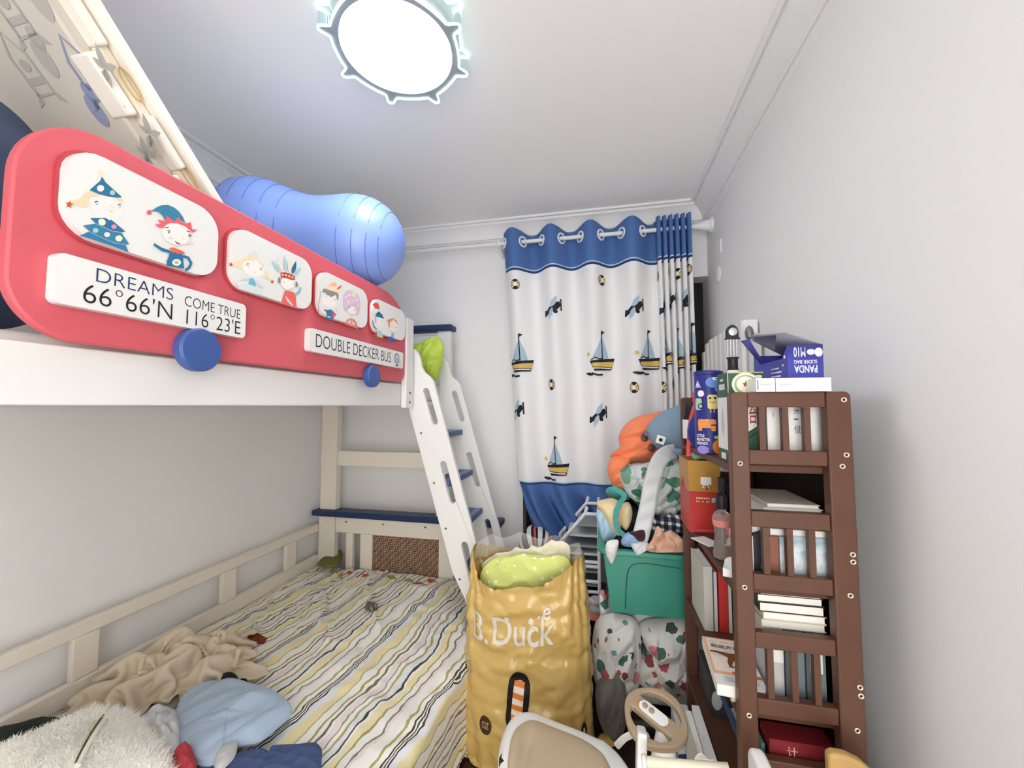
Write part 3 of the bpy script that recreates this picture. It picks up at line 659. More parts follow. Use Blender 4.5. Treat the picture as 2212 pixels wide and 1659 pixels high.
q = [(-1.3, y, z) for y, z in ((.32, 1.9), (.34, 2.1), (.43, 2.15), (.52, 2.1), (.57, 1.95), (.55, 1.56), (.4, 1.56))]
tag(build('grey_cushion', MB().pillow(q, (1, 0, 0), .06, .06, amp=.006, fs=7, seed=8), M('cushion_grey', '#9aa6b4', rough=.7)), 'grey blue cushion under the leaning play mat', 'cushion')

# ------------------------------------------------ lower bunk: duvet and clothes
tag(build('mattress', MB().box((-1.855, .37, .226), (-.64, 2.385, .328)), MATS['mattress_white'], bevel=.03, seg=3), 'mattress of the lower bunk beneath the striped duvet', 'mattress')
def edge(y): return -.545 - .135 / (1 + np.exp(-(y - 1.82) / .035)) - .02 * np.cos(y * 5)
H0 = .336
def col_bed(P):
    x, y, z = P[..., 0], P[..., 1], P[..., 2]; e = edge(y); dt = H0 - z; ds = e - x; inn = (dt > 0) & (ds > 0); up = inn & (dt <= ds); sd = inn & ~up
    P[..., 2] = np.where(up, H0, z); P[..., 0] = np.where(sd, e, x); P[..., 2] = np.maximum(P[..., 2], .02)
    P[..., 0] = np.maximum(P[..., 0], -1.852); P[..., 1] = np.clip(P[..., 1], .3, 2.39)
    return P, inn
nu, nv = 120, 150
X = np.linspace(0, 1, nu)[:, None]; Y = np.linspace(.37, 2.385, nv)[None, :]
E = edge(Y); Lx = E + 1.845; drop = .2; tot = Lx + drop; sA = X * tot
P0 = np.stack([np.where(sA < Lx, -1.845 + sA, E + .012), np.broadcast_to(Y, sA.shape), np.where(sA < Lx, H0 + .02, H0 + .01 - (sA - Lx))], -1)
for _i in range(nu):
    for _j in range(nv): P0[_i, _j, 2] += .022 * noise.noise(V((P0[_i, _j, 0] * 6 + P0[_i, _j, 1] * 4, P0[_i, _j, 1] * 3 - P0[_i, _j, 0], 1))) + .012 * noise.noise(V((P0[_i, _j, 0] * 14 + P0[_i, _j, 1] * 9, P0[_i, _j, 1] * 9 - P0[_i, _j, 0] * 3, 4)))
ru = (tot.mean() / (nu - 1)) * 1.085; rv = 2.015 / (nv - 1) * 1.035
DU = cloth(P0, ru, rv, steps=55, iters=5, g=.0009, collide=col_bed, noise_amp=.0015, seed=4, fric=.35, bend=.12)
md_ = M('duvet_stripes', '#f0efe9', rough=.85, spec=.15, sheen=.1); t = NT(md_)
tc = t.n('TexCoord'); sx = t.n('SeparateXYZ'); t.l(tc.outputs['UV'], sx.inputs[0])
nw1 = t.n('TexNoise', Scale=5.5); t.l(tc.outputs['Object'], nw1.inputs['Vector']); nw2 = t.n('TexNoise', Scale=17.0); t.l(tc.outputs['Object'], nw2.inputs['Vector'])
wob_ = t.math('ADD', t.math('MULTIPLY', nw1.outputs['Fac'], .075), t.math('MULTIPLY', nw2.outputs['Fac'], .026))
fr = t.math('FRACT', t.math('MULTIPLY', t.math('ADD', sx.outputs[0], wob_), 1 / .40))
seq = [(44, 'f2f1ec'), (11, 'b3aa6c'), (20, 'f2f1ec'), (6, '4d4a40'), (5, 'f2f1ec'), (6, '4d4a40'), (5, 'f2f1ec'), (8, '4d4a40'), (26, 'e6e9ee'), (38, 'efe3b2'), (8, 'c3ba83'), (30, 'f4f3ee'), (12, 'a9a163'), (16, 'f2f1ec'), (9, '77735d'), (12, 'f2f1ec'), (26, 'ebe0de'), (6, '9a958a'), (22, 'f4f3ee'), (12, 'b3aa6c'), (26, 'e4e8ee'), (9, '4d4a40'), (10, 'f2f1ec'), (30, 'f0e6bb'), (7, 'a9a163'), (24, 'f2f1ec'), (7, '8a8678'), (14, 'ebe0de')]
tt = sum(a for a, _ in seq); acc = 0; st = []
for a, c in seq: st.append((acc / tt, '#' + c)); acc += a
rp = t.ramp(st); t.l(fr, rp.inputs[0]); t.l(rp.outputs[0], t.b.inputs['Base Color'])
nz = t.n('TexNoise', Scale=9.0); t.l(tc.outputs['Object'], nz.inputs['Vector']); t.bump(nz.outputs['Fac'], .25, .02)
for _i in range(nu):
    for _j in range(nv):
        p = DU[_i, _j]; k_ = min(1, max(0, (p[2] - .25) / .08)); q = (p[0] * 5.2 + p[1] * 2.6, p[1] * 4.6 - p[0] * 1.5, .5)
        DU[_i, _j, 2] += k_ * (.009 * (fold(q, 2) + .3) + .006 * crease((q[0] * .9, q[1] * 1.6, 2), 5))
uvA = np.stack([np.broadcast_to(X * ru * (nu - 1), (nu, nv)) - .16 * Y + 1, np.broadcast_to(Y, (nu, nv))], -1)
mb = MB().grid(DU, 0, uv=uvA)
mpd = sampler(DU, .002, flip=1 if normals(DU)[40, 70, 2] > 0 else -1)
def near_ij(p):
    d = (DU[..., 0] - p[0]) ** 2 + (DU[..., 1] - p[1]) ** 2; i, j = np.unravel_index(np.argmin(d), d.shape); return i, j
gx, gy = 1 / ru, 1 / rv
def duv_print(px, py, shapes):
    i0, j0 = near_ij(at(px, py, z=.36))
    for mi, pts in shapes: mb.flat(pts, lambda a, b: mpd(i0 + a * gx, j0 + b * gy), mi, fs=[list(range(len(pts)))], maxlen=.012)
duv_print(540, 1372, [(1, [(-.1, -.02), (-.06, .03), (0, .045), (.08, .03), (.1, -.01), (.04, -.045), (-.05, -.045)]), (2, ell(.01, 0, .035, .02)), (2, ell(-.02, -.015, .02, .012))])
for px, py, c in ((735, 1240, 3), (757, 1232, 3), (905, 1250, 3), (930, 1245, 3), (845, 1240, 4), (880, 1246, 4), (720, 1230, 4), (790, 1238, 3)):
    duv_print(px, py, [(c, star(0, 0, .03, rnd.random(), .6)), (4, leaf((.01, 0), (.05, -.02), .01))])
du = build('duvet', mb, [md_, hexm('7a3420'), hexm('d07a32'), hexm('c8504c'), hexm('a8a84e')], sub=0, sharp=80, recalc=False)
tag(du, 'rumpled striped duvet in cream, olive and black on the lower bunk', 'duvet')

def flatout(pix, z): return [at(px, py, z=z) for px, py in pix]
# beige trousers heap: a sheet pushed together on the bed
def rot2(u, v, c, a): return c[0] + u * math.cos(a) - v * math.sin(a), c[1] + u * math.sin(a) + v * math.cos(a)
def heap(name, c, ang, w, d, cw, cd_, z0, h, mats, label, cat, seed, nu=72, nv=52, steps=90, coll=None, pts=None, thick=.004, bend=.3):
    P = np.zeros((nu, nv, 3))
    for i in range(nu):
        for j in range(nv):
            u, v = (i / (nu - 1) - .5) * w * cw, (j / (nv - 1) - .5) * d * cd_
            x, y = rot2(u, v, c, ang); r = max(0, 1 - (2 * abs(u) / (w * cw)) ** 2) * max(0, 1 - (2 * abs(v) / (d * cd_)) ** 2)
            P[i, j] = (x, y, z0 + .01 + h * r ** .7 + .05 * fold((x * 7, y * 7, .3), seed) * r)
    def cc(P):
        hit = P[..., 2] < z0; P[..., 2] = np.maximum(P[..., 2], z0)
        if coll: P, h2 = coll(P); hit = hit | h2
        return P, hit
    P = cloth(P, w / (nu - 1), d / (nv - 1), steps=steps, iters=6, g=.0005, damp=.8, collide=cc, noise_amp=.001, seed=seed, bend=bend, fric=.6)
    return P
def col_wall(P):
    hit = P[..., 0] < -1.85; P[..., 0] = np.maximum(P[..., 0], -1.85); return P, hit
m_beige = M('beige_cotton', '#d5c7b1', rough=.9, spec=.15, bump=.1, bscale=250, sheen=.2)
HB = heap('h', (-1.62, 1.285), .85, .85, .7, .58, .46, .362, .15, None, '', '', 11, coll=col_wall, steps=34)
mb = MB().grid(HB); mph = sampler(HB, .003, flip=1 if normals(HB)[36, 26, 2] > 0 else -1)
for s in (-1, 0, 1): mb.flat(leaf((0, 0), (.045, .02 + .022 * s), .008), lambda a, b: mph(30 + a * 75, 24 + b * 80), 1, fs=[list(range(14))], maxlen=.01)
tag(build('beige_trousers', mb, [m_beige, hexm('4a3a30')], solid=.004, sub=1, sharp=180, recalc=False), 'heap of beige trousers lying by the wall rail on the striped duvet', 'trousers')
m_lblue = M('light_blue_cotton', '#a9bcd3', rough=.9, spec=.15, bump=.1, bscale=250, sheen=.2)
sh = thing('blue_shorts', 'light blue cotton shorts lying on the striped duvet', 'shorts', (-1.2, 1.15, .345))
q = flatout([(372, 1592), (378, 1540), (402, 1502), (455, 1478), (520, 1478), (585, 1495), (632, 1533), (600, 1572), (560, 1603), (525, 1610), (490, 1620), (470, 1652), (430, 1652), (395, 1628)], .385)
build('body', MB().pillow(q, (0, 0, 1),   .046, .03, amp=.026, fs=11, seed=2, dirv=(.6, 1, 0), stretch=.35, nang=180, rings=40, crisp=True, power=.4), m_lblue, sh)
q = flatout([(462, 1655), (470, 1625), (492, 1605), (512, 1602), (508, 1632), (490, 1655), (475, 1664)], .40)
build('leg_lining', MB().pillow(q, (.1, -.4, .6), .016, .02, amp=.004, fs=20, nang=60, rings=10), M('lining_grey', '#c3c4c6', rough=.9), sh)
q = flatout([(500, 1603), (520, 1590), (535, 1600), (528, 1620), (508, 1622)], .40)
m_blk = M('black_cloth', '#1c1d22', rough=.8)
bb = thing('black_strap', 'black strap bag peeking out between beige trousers and blue shorts', 'strap bag', (-1.38, 1.3, .345))
q = flatout([(470, 1478), (478, 1464), (500, 1460), (515, 1468), (512, 1482), (490, 1486)], .37)
build('pouch', MB().pillow(q, (0, 0, 1), .03, .02, nang=50, rings=10), m_blk, bb)
build('strap', MB().tube(smooth_path([at(512, 1478, z=.375), at(522, 1468, z=.385), at(531, 1470, z=.385), at(530, 1482, z=.37)], 8), .004, 8), m_blk, bb)
q = flatout([(-60, 1640), (-40, 1605), (30, 1580), (90, 1562), (135, 1560), (120, 1578), (70, 1600), (20, 1640), (-30, 1680)], .385)
tag(build('dark_shirt', MB().pillow(q, (0, 0, 1), .045, .03, amp=.012, fs=9, seed=6, nang=90), M('dark_green_cloth', '#26302c', rough=.9)), 'dark green cloth half under the white fleece blanket', 'cloth')
# white fleece with a green edged seam
m_fleece = M('fleece_white', '#fffefa', rough=.95, spec=.1, sheen=.4)
flc = thing('fleece_blanket', 'fluffy white fleece blanket with a green trimmed seam', 'blanket', (-1.5, .95, .345))
q = flatout([(-70, 1668), (10, 1628), (80, 1592), (160, 1562), (240, 1542), (290, 1556), (335, 1592), (368, 1650), (385, 1730), (250, 1790), (60, 1790), (-60, 1740)], .40)
mbf = MB().pillow(q, (0, 0, 1), .085, .045, amp=.014, fs=7, seed=9, nang=110, rings=26)
build('fleece', mbf, m_fleece, flc)
fur = MB(); fn = []; rr = random.Random(3); Vv = [V(p) for p in mbf.v]
for _ in range(9000):
    f = rr.choice(mbf.f[:110 * 26]); a, b, c = Vv[f[0]], Vv[f[1]], Vv[f[2]]; d = Vv[f[3]]
    s, t_ = rr.random(), rr.random(); p = a.lerp(b, s).lerp(d.lerp(c, s), t_)
    n = (b - a).cross(d - a)
    if n.length < 1e-9: continue
    n.normalize()
    if n.z < 0: n = -n
    tip = p + n * rr.uniform(.006, .012) + V((rr.gauss(0, .009), rr.gauss(0, .009), rr.gauss(0, .004))); w_ = V((rr.gauss(0, 1), rr.gauss(0, 1), 0)).normalized() * .0022
    fur.add([p - w_, p + w_, tip], [(0, 1, 2) if (w_ * 2).cross(tip - p).dot(n) > 0 else (0, 2, 1)]); fn += [tuple(n)] * 3
o = build('pile', fur, m_fleece, flc, recalc=False, flatshade=True); o['kind'] = 'stuff'
seam = smooth_path([at(165, 1690, z=.45) + V((0, 0, .04)), at(185, 1640, z=.47) + V((0, 0, .03)), at(212, 1590, z=.475) + V((0, 0, .025)), at(240, 1548, z=.44) + V((0, 0, .02))], 14)
sm = MB().tube(seam, .007, 8); build('seam_piping', sm, m_fleece, flc)
tr = MB()
for i, p in enumerate(seam[::1]): tr.lathe([(0, -.004), (.004, 0), (0, .005)], p + V((-.008, .002, .006)), (-.6, .2, .8), 6)
build('green_trim', tr, M('trim_green', '#5c6b2c', rough=.8), flc)
q = flatout([(305, 1560), (325, 1535), (360, 1530), (385, 1548), (388, 1600), (380, 1640), (350, 1625), (330, 1590)], .40)
tag(build('lace_blouse', MB().pillow(q, (0, 0, 1), .04, .03, amp=.035, fs=18, seed=12, nang=120, crisp=True), M('pale_grey_cloth', '#cfd3d8', rough=.9)), 'crumpled pale grey lace blouse between the fleece and the blue shorts', 'blouse')
q = flatout([(372, 1640), (392, 1622), (418, 1632), (425, 1655), (410, 1680), (380, 1672)], .40)
tag(build('red_cloth', MB().pillow(q, (0, 0, 1), .03, .03, amp=.02, fs=24, seed=4, nang=60), M('red_cotton', '#b5404a', rough=.85)), 'small crumpled red cloth beside the white fleece blanket', 'cloth')
mq = M('quilted_navy', '#4d5d86', rough=.85, spec=.2); t = NT(mq)
tc = t.n('TexCoord'); vo = t.n('TexVoronoi'); vo.inputs['Scale'].default_value = 26; vo.inputs['Randomness'].default_value = .35; t.l(tc.outputs['Object'], vo.inputs['Vector']); t.bump(vo.outputs['Distance'], .8, .012)
q = flatout([(430, 1668), (500, 1636), (560, 1622), (585, 1630), (588, 1616), (640, 1613), (691, 1612), (694, 1660), (692, 1740), (560, 1790), (430, 1750)], .37)
tag(build('quilted_vest', MB().pillow(q, (0, 0, 1), .026, .02, amp=.004, fs=8, seed=14, nang=120, power=.35), mq), 'navy quilted vest lying at the near edge of the striped duvet', 'vest')
q = [at(px, py, z=.38) for px, py in ((685, 1218), (705, 1200), (735, 1188), (740, 1205), (728, 1222), (700, 1226))]
tag(build('olive_pillow', MB().pillow(q, (.2, -.5, .6), .03, .03, amp=.004, nang=60, rings=12), M('olive_cloth', '#6f7440', rough=.85)), 'corner of an olive pillow by the end panel of the lower bunk', 'pillow')
q = [at(px, py, z=.362) for px, py in ((787, 1310), (795, 1304), (808, 1306), (818, 1312), (806, 1318), (792, 1317))]
tag(build('foil_wrapper', MB().pillow(q, (0, 0, 1), .016, .01, amp=.014, fs=40, seed=3, nang=40, rings=10), M('foil_grey', '#6c675e', rough=.35, metal=.4)), 'small crumpled grey foil wrapper on the middle of the duvet', 'wrapper')

# ------------------------------------------------ curtain, rod, radiator
def pix(p): d = V(p) - EYE; w_ = d.dot(FW); return CX + F_PX * d.dot(RT) / w_, CY - F_PX * d.dot(UP) / w_
rod = thing('curtain_rod', 'white curtain rod carrying the sailboat curtain', 'curtain rod', (-.4, 2.5, 2.456))
YC, ZR = 2.50, 2.468
build('rod', MB().tube([(-1.5, YC, ZR), (.6, YC, ZR)], .0125, 14), m_white, rod)
build('wall_socket', MB().lathe([(.016, -.1), (.018, -.075), (.03, -.045), (.034, -.02), (.046, -.012), (.048, -.001), (0, -.001)], (XR, YC, ZR), (1, 0, 0), 28), m_white, rod)
for x in (-.625, -1.46):
    b = MB().prism([(x, YC - .018, ZR - .02), (x, YC - .018, ZR + .016), (x, YC + .015, ZR + .016), (x, YB - .002, ZR + .006), (x, YB - .002, ZR - .06), (x, YC + .06, ZR - .03)], (-.02, 0, 0))
    build('bracket', b, m_white, rod, bevel=.003)
# sheet: path across (cloth arc) by rows down
PER = .2475
xs, ys = [], []
for k in range(171): x = -.605 + .945 * k / 170; xs.append(x); ys.append(-.056 * math.cos(2 * PI * (x + .54) / PER))
x0_, y0_ = xs[-1], ys[-1]
for k in range(1, 151):
    f = k / 150; x = .34 + .205 * f; xs.append(x + .006 * math.sin(4 * PI * f * 6)); ys.append((y0_ if f < .02 else -.034 * math.cos(2 * PI * (f * 6 + .45)) ) - .012 * f)
xs, ys = np.array(xs), np.array(ys); NU = len(xs)
zr = list(np.linspace(2.535, 2.294, 13)) + [2.286] + list(np.linspace(2.27, .96, 58)) + [.937, .929] + [None] * 24
NR = len(zr); CU = np.zeros((NU, NR, 3)); tt_ = (xs + .605) / 1.15
zb = np.interp(xs, [-.62, -.40, -.3, -.2, -.1, -.02, .06, .6], [.66, .615, .60, .63, .70, .80, .87, .9])
kb = 0
for j, z in enumerate(zr):
    if z is None: kb += 1; f = kb / 24; zz = .929 + (zb - .929) * f
    else: f = 0; zz = np.full(NU, z)
    down = (2.53 - zz) / 1.6; left = xs < .34
    amp = np.where(left, 1 - .55 * np.clip(down, 0, 1), 1 - .1 * np.clip(down, 0, 1))
    x = xs + .066 * np.clip(down, 0, 1.3) * 1.6 * (1 - tt_) ** 1.2 + np.where(left, 0, .012 * down)
    x = x + f * np.clip((.1 - xs), 0, 1) * .1
    y = YC + ys * amp + .012 * np.sin(xs * 9 + down * 3) * down
    if f > 0:
        d = np.hypot(xs - .1, zz - 1.02); y = y - (.06 * np.sin(d * 34 + zz * 6) + .034 * np.sin(d * 60 + 1)) * f ** .7 - .07 * f
    if z is not None and z > 2.29: zz = zz + .012 * np.where(left, np.cos(2 * PI * (xs + .54) / PER), .4) * (1 if z > 2.5 else 0)
    CU[:, j] = np.stack([x, y, zz], -1)
m_cw = M('curtain_white', '#ececee', rough=.9, spec=.15, bump=.12, bscale=300)
m_cb = M('curtain_blue', '#5273ab', rough=.9, spec=.15, bump=.12, bscale=300)
m_pip = M('curtain_piping', '#b9d2ea', rough=.8)
m_pd = M('curtain_piping_dark', '#2c4470', rough=.8)
cur = thing('curtain', 'white curtain printed with sailboats and planes with a blue header', 'curtain', (0, 2.5, .62))
mb = MB(); mb.grid(CU)
for idx, f in enumerate(mb.f):
    j = idx % (NR - 1)
    mb.m[idx] = 1 if (j < 12 or j >= 74) else 2 if j in (12, 72) else 3 if j in (13, 73) else 0
arc = np.concatenate([[0], np.cumsum(np.linalg.norm(np.diff(CU[:, 40], axis=0), axis=1))]); zrow = CU[60, :, 2]
mpc0 = sampler(CU, .0035, flip=1 if normals(CU)[60, 40, 1] < 0 else -1)
cpix = {}
def mpc(i0, j0):
    a0 = arc[i0]; z0 = CU[i0, j0, 2]
    def f(a, b, o=.003):
        i = np.interp(a0 + a, arc, np.arange(NU)); j = np.interp(-(z0 + b), -zrow, np.arange(NR)); return mpc0(i, j, o)
    return f
PXG = np.array([[pix(p) for p in row] for row in CU[:, ::1]])
def cnear(px, py):
    d = (PXG[..., 0] - px) ** 2 + (PXG[..., 1] - py) ** 2 + 3e5 * np.maximum(CU[..., 1] - (CU[..., 1].min(0)[None, :] + .05), 0) ** 2
    return np.unravel_index(np.argmin(d), d.shape)
cm = [m_cw, m_cb, m_pip, m_pd]
def cmi(h):
    m = hexm(h)
    if m not in cm: cm.append(m)
    return cm.index(m)
def cprint(px, py, items):
    mp = mpc(*cnear(px, py))
    for k, (h, pts) in enumerate(items): mb.flat([(1.15 * a, 1.15 * b) for a, b in pts], lambda a, b: mp(a, b, .0025 + .0006 * k), cmi(h), fs=[list(range(len(pts)))], maxlen=.012)
dk, ye_, lb = '23242c', 'd9b862', 'a9c1d2'
def wedge(a0, a1): return [(.021 * math.cos(R_(a)), .026 * math.sin(R_(a))) for a in np.linspace(a0, a1, 7)] + [(.009 * math.cos(R_(a)), .012 * math.sin(R_(a))) for a in np.linspace(a1, a0, 7)]
RING = [(dk, ell(0, 0, .024, .03)), (ye_, wedge(120, 200)), (ye_, wedge(-50, 20)), ('ececee', wedge(30, 50)), ('ececee', wedge(210, 230)), ('ececee', ell(0, 0, .009, .012))]
PLANE = [(dk, [(-.06, -.045), (-.056, -.01), (-.04, -.014), (.0, .022), (.035, .032), (.044, .01), (.02, -.016), (-.03, -.034), (-.05, -.046)]), (dk, stroke([(.045, .045), (.045, -.02)], .009)), (dk, ell(.012, -.026, .011, .009)), (lb, leaf((-.012, .0), (.022, .062), .013)), (lb, leaf((-.002, -.002), (-.03, -.066), .011))]
BOAT = [(lb, [(-.004, .085), (-.03, .03), (-.055, -.015), (-.004, -.035)]), (lb, [(.004, .085), (.03, .03), (.05, -.04), (.004, -.035)]), (dk, stroke([(0, .12), (0, -.04)], .006)), (dk, [(0, .125), (.022, .117), (0, .102)]),
        (dk, [(-.07, -.035), (.085, -.02), (.06, -.085), (-.045, -.09)]), (ye_, [(-.06, -.048), (.076, -.038), (.064, -.068), (-.052, -.068)]), ('ececee', stroke([(-.06, -.075), (.058, -.075)], .006)),
        (dk, stroke([(-.06, -.03), (-.04, -.018), (-.02, -.028), (0, -.02)], .006)), (dk, leaf((-.05, -.11), (-.1, -.1), .008)), (dk, stroke([(-.06, -.1), (-.03, -.112), (-.005, -.11)], .009)), (ye_, star(-.075, 0, .016))]
for p in ((1112, 612), (1299, 608), (1411, 602), (1441, 588), (1463, 592), (1488, 584), (1191, 828), (1370, 838), (1432, 834), (1456, 832)): cprint(*p, RING)
for p in ((1195, 660), (1372, 663), (1427, 665), (1452, 655), (1478, 651), (1118, 890), (1295, 898)): cprint(*p, PLANE)
for p in ((1122, 765), (1300, 765), (1404, 765), (1443, 755), (1466, 760), (1496, 750), (1200, 990)): cprint(*p, BOAT)
build('cloth', mb, cm, cur, sharp=180, recalc=False)
m_eye = M('eyelet_white', '#e6e8ea', rough=.3)
cross = [k for k in range(1, 170) if ys[k - 1] * ys[k] <= 0]
for k in cross:
    T = V(CU[min(k + 1, NU - 1), 4] - CU[k - 1, 4]); T.z = 0; T.normalize(); c = V((xs[k], YC, ZR))
    n_ = V((T.y, -T.x, 0)); n_ = n_ if n_.y < 0 else -n_
    build('eyelet', MB().tube([c + T * .031 * math.cos(a) + V((0, 0, 1)) * .031 * math.sin(a) + n_ * .003 for a in np.linspace(0, 2 * PI, 32, endpoint=False)], .006, 8, closed=True, flat=1), m_eye, cur)

m_rad = M('radiator_white', '#e9e9e7', rough=.4)
rad = thing('radiator', 'tall white column radiator on the wall behind the bookshelf', 'radiator', (.62, 2.1, .7))
for k in range(9):
    y = 1.835 + .078 * k; top = 1.765 + .012 * math.sin(k) * 0 - (.05 if k == 8 else .012 if k == 7 else 0)
    build('column', MB().prism([(.652 - .0, y + a, .7 + (top - .7) * 0) for a in (0,)] + [(.652, y + .074, .7), (.6, y + .074, .7), (.59, y + .06, .7), (.59, y + .014, .7), (.6, y, .7)], (0, 0, top - .7)), m_rad, rad, bevel=.006, seg=3)
build('shadow_block', MB().box((.6, 1.79, .75), (.65, 1.832, 1.7)), M('radiator_shadow_grey', '#c3c5c6', rough=.5), rad, bevel=.01)  # grey block standing in for the radiator's shadow on the wall
build('valve', MB().lathe([(0, -.03), (.014, -.02), (.017, 0), (.012, .02), (0, .03)], (.6, 1.785, 1.70), (0, 0, 1), 14), M('valve_grey', '#7c8084', rough=.35, metal=.5), rad)

# ------------------------------------------------ under the window
m_leather = M('black_leather', '#202226', rough=.38, bump=.25, bscale=70)
ot = thing('leather_ottoman', 'black leather storage ottoman beside the yellow bag', 'ottoman', (-.1, 2.3, 0))
build('body', MB().box((-.24, 2.08, 0), (.02, 2.5, .285)), m_leather, ot, bevel=.015, seg=3)
build('lid', MB().box((-.245, 2.07, .288), (.025, 2.505, .36)), m_leather, ot, bevel=.022, seg=4)
m_rack = M('rack_white', '#eceef0', rough=.4); m_rackg = M('rack_grey', '#8f9498', rough=.45)
tr_ = thing('storage_rack', 'white slatted plastic storage rack standing on the black ottoman', 'storage rack', (-.12, 2.3, .361))
for y in (2.2, 2.44):
    g = MB(); A = .009
    b = lambda p, q: g.tube([(p[0], y, p[1]), (q[0], y, q[1])], A, 8)
    b((-.012, .362), (-.012, .865)); b((-.072, .865), (-.082, .83)); b((-.082, .83), (-.24, .64)); b((-.24, .64), (-.24, .362)); b((-.082, .828), (-.012, .828))
    for z in (.578, .555, .478, .425, .372): b((-.24, z), (-.012, z))
    build('side_frame', g, m_rack, tr_)
for z, x0 in ((.765, -.13), (.71, -.18), (.655, -.225), (.615, -.235), (.525, -.235), (.455, -.235)):
    build('shelf', MB().box((x0, 2.205, z - .006), (-.015, 2.435, z + .006)), m_rackg if z not in (.71, .615) else M('rack_pale', '#c6c9cb', rough=.4), tr_, bevel=.002)
sl = thing('cap', 'small grey and coral baby cap on the black ottoman beside the storage rack', 'cap', (-.02, 2.08, .361))
build('crown', MB().lathe([(.05, .0), (.052, .015), (.045, .035), (.025, .05), (0, .054)], (-.025, 2.12, .385), (.1, -.3, 1), 24), M('cap_grey', '#b9bfc4', rough=.8), sl)
build('brim', MB().lathe([(.049, .0), (.066, -.006), (.07, -.012), (.05, -.012)], (-.03, 2.112, .385), (.1, -.3, 1), 24), M('coral', '#e0756c', rough=.8), sl)
q = [at(px, py, y=2.07) for px, py in ((1263, 1290), (1268, 1286), (1285, 1298), (1298, 1301), (1296, 1309), (1278, 1304))]
tag(build('pink_strap', MB().pillow(q, (0, -1, .3), .008, .006, nang=40, rings=8), M('pale_pink', '#f0d6da', rough=.8)), 'pale pink strap hanging over the edge of the black ottoman', 'strap')
tag(build('cardboard_box', MB().box((-.5, 2.3, 0), (-.262, 2.59, .515)), M('box_grey', '#9a9da0', rough=.8), bevel=.004), 'grey box under the bicycle helmet by the window', 'box')
hel = thing('bicycle_helmet', 'white red and black striped bicycle helmet below the curtain', 'helmet', (-.37, 2.42, .516))
def dome(a0, a1, r, cols):
    g = MB(); n_ = 28; P = np.zeros((15, n_ + 1, 3)); rot = Matrix.Rotation(R_(-25), 3, 'Y') @ Matrix.Rotation(R_(20), 3, 'X')
    for i in range(15):
        th = a0 + (a1 - a0) * i / 14
        for j in range(n_ + 1):
            ph = PI * j / n_; p = V((.118 * r * math.sin(ph) * math.cos(th), -.14 * r * math.cos(ph), .115 * r * math.sin(ph) * math.sin(th))); P[i, j] = V((-.372, 2.425, .563)) + rot @ p
    return g.grid(P)
hw_ = M('helmet_white', '#e9eaec', rough=.25, coat=.4); hb = M('helmet_black', '#17181f', rough=.3); hr = M('helmet_red', '#d8525c', rough=.3); hn = M('helmet_navy', '#262a4e', rough=.3)
build('shell', dome(R_(-5), R_(185), .95, 0), hb, hel)
for k, (a, b_, m_) in enumerate(((0, 12, hw_), (18, 30, hr), (32, 42, hw_), (50, 64, hw_), (70, 76, hr), (84, 98, hw_), (108, 118, hn), (122, 134, hw_), (142, 150, hr), (154, 164, hw_), (170, 182, hw_))):
    build('rib', dome(R_(a), R_(b_), 1, 0), m_, hel, solid=.006)

# ------------------------------------------------ green bin and the clothes on it
m_bin = M('bin_green', '#479986', rough=.35)
gb = thing('storage_bin', 'green plastic storage bin piled with clothes', 'storage bin', (.23, 2.0, .52))
def frus(x0, x1, y0, y1, z0, X0, X1, Y0_, Y1, z1): return [(x0, y0, z0), (x1, y0, z0), (x1, y1, z0), (x0, y1, z0), (X0, Y0_, z1), (X1, Y0_, z1), (X1, Y1, z1), (X0, Y1, z1)]
BXF = [(0, 3, 2, 1), (0, 1, 5, 4), (1, 2, 6, 5), (2, 3, 7, 6), (3, 0, 4, 7)]
g = MB(); g.add(frus(.04, .335, 1.82, 2.2, .52, .01, .36, 1.79, 2.23, .775), BXF)
build('tub', g, m_bin, gb, solid=.005, bevel=.02, seg=3)
o_ = rrect(.185, 2.01, .40, .5, .05); i_ = rrect(.185, 2.01, .33, .43, .03)
build('rim', MB().holed(o_, [i_], lambda a, b: (a, b, .775), (0, 0, .022)), m_bin, gb, bevel=.006, seg=3)
q = rrect(.27, .63, .3, .2, .045)
def bf(px, py): p = at(px, py, y=1.80); return V((p.x, 1.8185 - .03 * (p.z - .52) / .255 - .003, p.z))
build('groove', MB().tube(smooth_path([bf(1351, 1318), bf(1353, 1265), bf(1356, 1235), bf(1366, 1219), bf(1390, 1215), bf(1440, 1222), bf(1470, 1226)], 6), .0022, 8), M('bin_groove', '#2b6455', rough=.4), gb)

def lump(name, pixs, y, nrm, tf, tb, mats, label, cat, par=None, **k):
    q = [at(px, py, y=y) for px, py in pixs]; o = build(name, MB().pillow(q, nrm, tf, tb, **k), mats, par)
    return tag(o, label, cat) if label else o
def cm_(n, h, **k): return M(n, h, rough=.9, spec=.15, sheen=.2, bump=.1, bscale=220, **k)
tag(build('black_jacket', MB().pillow([(.04, 1.86, .81), (.2, 1.85, .81), (.35, 1.85, .81), (.35, 2.2, .81), (.2, 2.22, .81), (.04, 2.2, .81)], (0, 0, 1), .07, .2, amp=.03, fs=9, seed=2), m_blk), 'black jacket buried in the clothes in the green bin', 'jacket')
m_leafp = spots('leaf_print', '#d3d8d8', [((16, 10, 8), .5, .5, 1.0, [(0, '#5f9480'), (.3, '#d3d8d8'), (.45, '#79a892'), (.7, '#47806c')], 0, .25), ((9, 11, 20), -.5, .42, 1.0, [(0, '#a9c2b6'), (.3, '#d3d8d8'), (.55, '#5b8f7a'), (.85, '#3f6f5e')], 3, .3)], rough=.75, coord='Object')
